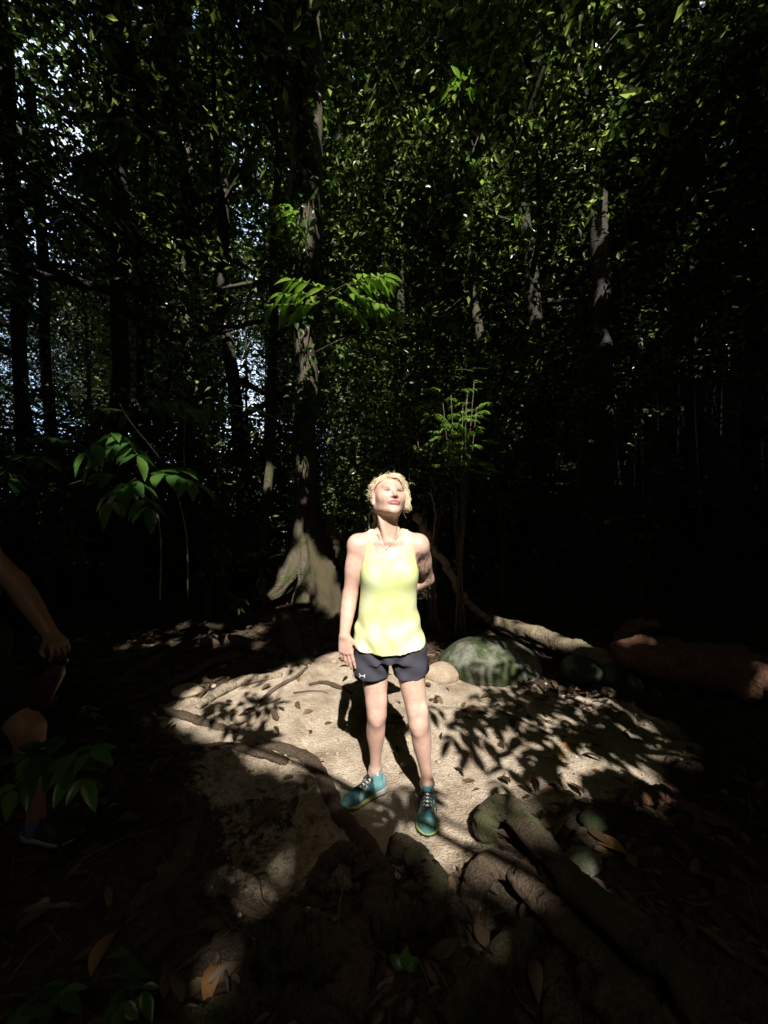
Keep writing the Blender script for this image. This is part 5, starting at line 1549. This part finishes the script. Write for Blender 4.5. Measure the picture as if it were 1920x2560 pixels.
# ------------------------------------------------------------------ roots over the ground
def root_(label, px, wpx, m='root', lift=.45, n=70, seed=1, lump=.10, name='tree_root'):
    """px: rows of pixel x, y (of the root's axis) and optional height of that axis above its usual seat; wpx: widths in pixels"""
    pts = []; rr = []
    w = np.interp(np.linspace(0, 1, len(px)), np.linspace(0, 1, len(wpx)), wpx)
    for q, ww in zip(px, w):
        hgt = q[2] if len(q) > 2 else 0.0
        d = CAM_H * FPX / (q[1] - CY); r = ww / FPX * d / 2
        for _ in range(3):
            z = float(gz((q[0] - CX) / FPX * d, d)) + r * lift + hgt
            d = (CAM_H - z) * FPX / (q[1] - CY); r = ww / FPX * d / 2
        pts.append(np.array([(q[0] - CX) / FPX * d, d, z])); rr.append(r)
    p = spline(pts, n); r = np.interp(np.linspace(0, 1, n), np.linspace(0, 1, len(rr)), rr)
    rgx = np.random.default_rng(seed + 50)
    kn = np.interp(np.arange(n), np.linspace(0, n - 1, 16), rgx.normal(size=16)) * .07
    p[2:-2] += rgx.normal(size=(n - 4, 3)) * r[2:-2, None] * .05
    mb = MB(); V, F, Tn = tube(p, r * (1 + kn), 22, rough=.035, seed=seed, lump=lump)
    ctr = np.vstack([np.repeat(p, 22, 0), p[:1], p[-1:]]); V[:, 2] = ctr[:, 2] + (V[:, 2] - ctr[:, 2]) * (.74 if name == 'tree_root' else 1)
    mb.add(V, F); mb.L.append(Tn.ravel()); mb.N.append(np.full(len(Tn), 3))
    return tag(mb.build(name, M[m]), label, 'root')
root_('thick root arching up near the teal shoe and running to the lower right corner', [(1222, 2110, -.04), (1213, 2060, .05), (1235, 2022, .09), (1285, 2030, .10), (1325, 2075, .08), (1377, 2140, .06), (1440, 2216, .05), (1530, 2290, .04), (1625, 2362, .03), (1712, 2446, .03), (1790, 2580, .03)], [58, 58, 62, 64, 66, 74, 80, 92, 100, 108, 116], 'moss_root', .5, seed=2)
root_('second humped root just below the arched root, running parallel to it', [(1172, 2262, -.03), (1192, 2195, .04), (1240, 2158, .07), (1295, 2185, .06), (1355, 2252, .04), (1423, 2326, .03), (1510, 2410, .02), (1600, 2510, .02), (1650, 2590, .02)], [50, 62, 66, 66, 70, 76, 84, 90], 'root', .5, seed=3)
root_('knuckled root with a mossy top in front of the teal shoe toe', [(985, 2150, -.02), (1000, 2115, .02), (1045, 2150, .03), (1080, 2205, .03), (1060, 2265, .03), (1000, 2290, .02), (930, 2310, .02)], [50, 56, 66, 74, 90, 84, 70], 'moss_root', .45, seed=4)
root_('long root winding from the sand down past the looped root to the bottom edge', [(640, 1868), (700, 1868), (760, 1893), (804, 1938), (839, 2018), (875, 2065), (912, 2120), (946, 2190), (940, 2270), (905, 2360), (868, 2450), (825, 2600)], [18, 30, 36, 36, 36, 44, 54, 70, 92, 116, 130, 150], 'root', .1, seed=5, n=110)
root_('looped root curling beside the long winding root', [(772, 2275, -.02), (785, 2225, .03), (812, 2168, .05), (850, 2128, .05), (888, 2145, .04), (905, 2190, .02)], [46, 48, 46, 44, 46, 50], 'root', .5, seed=6)
root_('big rounded mossy root knee at the bottom left of centre', [(640, 2480, -.04), (672, 2400, .02), (735, 2352, .04), (800, 2372, .03), (838, 2440, .0)], [90, 110, 130, 130, 120], 'moss_root', .3, seed=7)
root_('mossy ridge of root along the bottom edge below the rounded knee', [(440, 2575), (560, 2530), (660, 2490), (740, 2500), (800, 2560)], [60, 70, 74, 76, 80], 'moss_root', .3, seed=8)
root_('thin wiry root lying across the dark sand at lower left', [(545, 2210), (580, 2250), (636, 2286), (690, 2296), (770, 2275), (840, 2262)], [10, 12, 13, 14, 14, 10], 'root', .6, seed=9)
root_('root rising along the left edge of the dark sand', [(310, 2290), (360, 2240), (420, 2196), (458, 2130), (480, 2050), (478, 2005), (430, 1992)], [24, 34, 44, 50, 52, 44, 30], 'root', .35, seed=10)
root_('short straight root from the mossy root at bottom centre to the right', [(1110, 2560), (1180, 2475), (1245, 2405), (1310, 2345), (1340, 2320)], [60, 66, 70, 62, 40], 'moss_root', .35, seed=11)
root_('grey splintered wood standing on end at the bottom right of centre', [(1415, 2600), (1400, 2520), (1385, 2450), (1372, 2410)], [90, 90, 70, 30], 'bark', .3, seed=12, name='dead_wood')
root_('brown root slanting to the bottom edge right of the splintered wood', [(1600, 2620), (1545, 2540), (1500, 2470), (1460, 2410), (1420, 2350)], [80, 84, 74, 56, 36], 'root', .35, seed=13)
root_('slender root between the knuckled root and the humped root', [(1125, 2225), (1132, 2290), (1142, 2360), (1155, 2440), (1150, 2500)], [26, 30, 30, 34, 30], 'root', .35, seed=14)
root_('pale sunlit root humped over leaf litter at left of the sand', [(495, 1768), (520, 1748), (560, 1722), (612, 1700), (660, 1694), (705, 1686)], [16, 24, 30, 28, 22, 14], 'root_pale', .6, seed=15)
root_('long shaded root stretching from the left towards the tree base', [(280, 1722), (325, 1690), (380, 1655), (450, 1622), (530, 1602), (610, 1606), (680, 1626), (705, 1640)], [20, 26, 30, 34, 36, 34, 28, 20], 'root', .5, seed=16)
root_('dark root behind the pale humped root at left', [(300, 1760), (380, 1730), (470, 1690), (540, 1650), (600, 1640)], [18, 24, 26, 26, 20], 'root', .5, seed=17)
root_('low dark root across the left side of the sunny sand', [(330, 1772), (400, 1778), (470, 1792), (540, 1815), (590, 1832)], [22, 26, 24, 22, 12], 'root', .4, seed=18)
root_('root along the near left rim of the sand below the yellow leaf', [(280, 1880), (380, 1870), (480, 1872), (560, 1868), (650, 1880), (720, 1905)], [14, 22, 24, 26, 28, 20], 'root', .3, seed=19)
root_('thin dark root by the hand, on the bright sand', [(772, 1712), (810, 1706), (850, 1718), (880, 1734)], [8, 12, 12, 8], 'root', .6, seed=20)
root_('thick shadowed root lying at the far left before the gloom', [(240, 1660), (330, 1640), (420, 1612)], [20, 26, 20], 'root', .5, seed=21)
root_('mossy root running from the tree base towards the sand', [(700, 1545), (725, 1580), (740, 1625), (770, 1660)], [44, 40, 32, 20], 'moss_root', .4, seed=22)
root_('smooth orange-brown root in the shade at right of the sand', [(1560, 2010), (1600, 1990), (1660, 1985), (1700, 2005), (1760, 2040), (1840, 2070)], [20, 44, 50, 44, 38, 20], 'bark_red', .4, seed=23)
root_('thin branch lying over the bright sand at right', [(1225, 1768), (1290, 1795), (1345, 1822), (1385, 1842)], [5, 7, 7, 5], 'twig', .8, seed=24, name='stick')
root_('straight stick resting among leaves left of the humped root', [(630, 1770), (690, 1720), (735, 1695), (768, 1668)], [6, 9, 9, 6], 'twig', .8, seed=25, name='stick')

# ------------------------------------------------------------------ fallen leaves
def ground_leaf(label, px, py, lpx, ang, m, wr=.36, name='fallen_leaf', curl=0.0, lift=.006, group=None):
    g = G(px, py); d = g[1]; L = lpx / FPX * d * 1.05
    a = math.radians(ang); ax = np.array([math.cos(a), math.sin(a), .05])
    z = float(gz(g[0], d)) + lift
    mb = MB(); leaves(mb, [np.array([g[0], d, z]) - ax * L / 2], ax, np.array([rg.normal() * .15, -.25, 1]), L, L * wr, True, rg.uniform(.2, .95, 1))
    if curl:
        for V in mb.V: V[:, 2] += curl * L * np.sin(np.linspace(0, 3.1, len(V)))
    return tag(mb.build(name, M[m]), label, 'leaf', group)
IND = [
 ('yellow fallen leaf on the bright sand left of the person', 582, 1770, 30, 160, 'leaf_yellow'), ('large orange-tan fallen leaf on the bright sand at right', 1418, 1866, 50, 172, 'leaf_orange'),
 ('yellow leaf stalk beside the folded orange leaf at right', 1405, 1889, 44, 2, 'leaf_yellow'), ('folded orange leaf just below the large orange-tan leaf', 1388, 1893, 22, 60, 'leaf_orange'),
 ('orange fallen leaf at the shaded lower rim of the sand at right', 1372, 1987, 54, 175, 'leaf_orange'), ('yellow-brown leaf on the dappled sand under the boulder', 1310, 1735, 26, 150, 'leaf_yellow'),
 ('red-brown fallen leaf right of the knee on the sand', 1183, 1783, 46, 172, 'leaf_orange'), ('small rusty leaf on the bright sand right of the legs', 1236, 1820, 22, 130, 'leaf_orange'),
 ('rusty leaf in dapples at the right end of the sand', 1440, 1838, 34, 20, 'leaf_orange'), ('small yellow leaf on the sand near the hand shadow', 846, 1857, 14, 70, 'leaf_yellow'),
 ('tiny yellow leaf between the two shoes', 990, 1918, 12, 60, 'leaf_yellow'), ('brown leaf between the two shoes', 1004, 1935, 18, 40, 'leaf_dead'),
 ('orange-brown leaf on the dim sand by the long root', 725, 1948, 30, 20, 'leaf_dead'), ('curled orange leaf at the bottom beside the cream stone', 822, 2306, 56, 200, 'leaf_yellow'),
 ('dark leaf on the sand left of the hand shadow', 772, 1800, 34, 45, 'leaf_dead'), ('upright curled dark leaf on the sand near the hand shadow', 776, 1838, 24, 100, 'leaf_dead'),
 ('second dark leaf left of the hand shadow, pointing away', 822, 1812, 28, 50, 'leaf_dead'), ('brown leaf near the toe of the left-hand shoe', 762, 1972, 34, 120, 'leaf_dead'),
 ('long dark double leaf on the dim sand', 665, 2035, 100, 160, 'leaf_dead'), ('dark leaf below the long double leaf', 640, 2056, 60, 200, 'leaf_dead'),
 ('dark torn leaf in the middle of the dim sand', 594, 2132, 60, 100, 'leaf_dead'), ('brown oval leaf on the upper left of the dim sand', 535, 2028, 44, 178, 'leaf_dead'),
 ('dark leaf under the left-hand shoe on the dim sand', 778, 2052, 46, 110, 'leaf_dead'), ('blackish curled leaf left of the looped root', 750, 2100, 48, 110, 'leaf_dead'),
 ('rust-coloured broad leaf in the gloom at lower left', 262, 2372, 120, 100, 'leaf_orange'), ('narrow triangular brown leaf on the soil at lower left', 530, 2440, 110, 100, 'leaf_orange'),
 ('large brown leaf curled up behind the legs', 985, 1800, 50, 95, 'leaf_dead'), ('dark ribbed leaf lying in the leg shadow', 990, 1822, 46, 165, 'leaf_dead'),
 ('torn orange leaf on the humped root at lower right', 1480, 2400, 60, 130, 'leaf_orange'), ('small tan star-shaped leaf on the humped root', 1412, 2258, 26, 90, 'leaf_yellow'),
 ('yellow-green leaf between the two parallel roots', 1478, 2218, 32, 150, 'leaf_yellow'), ('pale dry leaf standing in the litter at far lower right', 1705, 2315, 34, 100, 'leaf_yellow'),
 ('dark red leaf on the litter at right of the arched root', 1515, 2110, 90, 140, 'leaf_orange'), ('yellow leaf at the rim of the litter right of the big orange leaf', 1490, 1930, 26, 140, 'leaf_yellow'),
 ('leaning brown leaf by the bottom centre plant', 1075, 2420, 70, 110, 'leaf_dead'), ('olive leaf flat on the soil at left of the dim sand', 325, 2068, 60, 5, 'leaf_dead'),
 ('pale curled leaf at left of the dim sand', 285, 2030, 22, 45, 'leaf_yellow'), ('tan leaf on the litter near the left roots', 745, 1712, 24, 110, 'leaf_orange'),
]
for k in IND: ground_leaf(*k, curl=.06 if rg.uniform() < .6 else .12)
mb = MB()
foot = G(1010, 2470)
p0 = P(1010, 2420, 1.2)
add_tube(mb, spline([foot - [0, 0, .01], (foot + p0) / 2 + [.01, 0, 0], p0], 8), .003, 5)
e = empty('seedling', foot, 'small green seedling of three broad leaves sprouting at the bottom centre', 'plant')
mb.build('stem', M['twig'], e); mb = MB()
for a in (80, 150, 20): leaves(mb, [p0], nrm(np.array([math.cos(math.radians(a)), .25, math.sin(math.radians(a)) * .9])), np.array([0, -.6, .8]), .052, .036, True, np.array([.9]))
mb.build('foliage', M['leaf_near'], e)

def litter():
    mb = MB(); tw = MB()
    n = 34000
    u = rg.uniform(0, 1, n) ** .6
    y = .75 + u * 8.5; x = rg.uniform(-1.15, 1.15, n) * (y + .4)
    s = sand_mask(x, y)
    ok = rg.uniform(0, 1, n) < np.where(s > .5, .07, np.where(s > .1, .8, 1)) * (.35 + .65 * (wave(x, y, 2.2, 91) > -.45))
    ok &= np.hypot(x - .03, y - 2.0) > .42
    x, y = x[ok], y[ok]; n = len(x)
    a = rg.normal(size=(n, 3)); a[:, 2] = rg.normal(size=n) * .22
    up = rg.normal(size=(n, 3)) * .35; up[:, 2] = 1
    L = rg.uniform(.035, .125, n)
    leaves(mb, np.stack([x, y, gz(x, y) + rg.uniform(.002, .03, n)], 1), a, up, L, L * rg.uniform(.3, .5, n), True, rg.beta(1.6, 2.6, n))
    tag(mb.build('leaf_litter', M['leaf_dead']), 'brown dead leaves littering the shaded forest floor', 'leaf litter', kind='stuff')
    for i in range(420):
        yy = .8 + 6 * rg.uniform() ** 1.3; xx = rg.uniform(-1.1, 1.1) * yy
        if sand_mask(xx, yy) > .5 and rg.uniform() < .75: continue
        if math.hypot(xx - .03, yy - 2) < .4: continue
        l = rg.uniform(.05, .35); an = rg.uniform(0, 6.28); k = np.linspace(-.5, .5, 6)
        px = xx + k * l * math.cos(an) + rg.normal(size=6) * l * .03; py = yy + k * l * math.sin(an) + rg.normal(size=6) * l * .03
        add_tube(tw, np.stack([px, py, gz(px, py) + .012 + rg.uniform(0, .01)], 1), np.linspace(.0045, .002, 6) * rg.uniform(.5, 1.4), 5)
    tag(tw.build('twig_litter', M['twig']), 'thin broken twigs littering the forest floor', 'twigs', kind='stuff')
    pb = MB()
    for i in range(3200):
        yy = .85 + 4.2 * rg.uniform() ** 1.1; xx = rg.uniform(-1.0, 1.0) * yy
        if math.hypot(xx - .03, yy - 2) < .34 or sand_mask(xx, yy) < rg.uniform(.1, .6): continue
        r = rg.gamma(2.0, .0035) + .002
        pb.add(*blob((xx, yy, float(gz(xx, yy)) + r * .3), (r, r * rg.uniform(.6, 1), r * .7), i, .15, 7, 5))
    tag(pb.build('pebble_grit', M['rock_tan']), 'small grit and pebbles sprinkled over sand and soil', 'grit', kind='stuff')
litter()

# boughs over the camera, outside the view: their leaves throw the sharp shadows on the sand at right
def bough(label, shadows, t0, L, wr=.33, pairs=5):
    """shadows: ground points (pixels) where sprays' shadows begin and end"""
    f = MB(); st = MB(); roots = []
    for (a, b), t in zip(shadows, t0):
        g = G(*a); t = max(t, (g[1] + .15) / -S[1])      # behind the viewpoint
        A = g + S * t; B = G(*b); B = B + S * max(t - .1, (B[1] + .12) / -S[1])
        spray(f, A, B, .03, pairs, L, wr, .25, stem_r=.004, cull=False); roots.append(A)
    e = empty('branch', roots[0], label, 'branch')
    f.build('foliage', M['leaf_near'], e)
    for q in roots[1:]: add_tube(st, spline([roots[0], (roots[0] + q) / 2 + [0, 0, .05], q], 8), np.linspace(.008, .005, 8), 6)
    add_tube(st, spline([roots[0], roots[0] + [.5, -.5, .3], roots[0] + [1.6, -1.6, .7]], 10), np.linspace(.01, .025, 10), 6)
    st.build('stem', M['twig'], e)
def tangle(n, xr, yr, seed):
    r = np.random.default_rng(seed); sh = []; tt = []
    for i in range(n):
        a = np.array([r.uniform(*xr), r.uniform(*yr)]); g = r.uniform(0, 6.28); l = r.uniform(50, 120)
        sh.append((tuple(a), (a[0] + l * math.cos(g), a[1] + .5 * l * math.sin(g)))); tt.append(r.uniform(2.6, 6.0))
    return sh, tt
bough('leafy bough over the camera that throws feathered shadows on the sand', [((1290, 1790), (1180, 1880)), ((1330, 1850), (1250, 1960)), ((1450, 1760), (1330, 1740)), ((1290, 1830), (1350, 1900)), ((1200, 1800), (1130, 1850))], (3.0, 2.7, 3.6, 3.3, 3.8), .20, wr=.36, pairs=4)
bough('second overhanging bough shading the right rim of the sand', *tangle(26, (1360, 1640), (1730, 1980), 4), .17, wr=.42, pairs=4)
bough('third overhanging bough dappling the sand beneath the boulder', *tangle(20, (1080, 1420), (1690, 1790), 5), .15, wr=.42, pairs=4)
bough('small overhanging bough shading the sand by the shoes', *tangle(5, (760, 1120), (1960, 2080), 6), .15, wr=.42, pairs=3)
bough('overhanging bough dappling the left part of the sand', *tangle(12, (440, 760), (1690, 1900), 7), .15, wr=.42, pairs=4)
bough('drooping bough off to the right that dapples the boulder', [((1160, 1640), (1260, 1660)), ((1200, 1600), (1330, 1640)), ((1300, 1690), (1390, 1680)), ((1130, 1690), (1220, 1700)), ((1240, 1620), (1290, 1580)), ((1400, 1690), (1500, 1720)), ((1180, 1560), (1260, 1580)), ((1220, 1585), (1340, 1590)), ((1150, 1600), (1200, 1640)), ((1300, 1570), (1350, 1600))], (5.5, 5.8, 5.4, 5.5, 6.0, 5.4, 6.2, 6.0, 5.8, 6.3), .15)
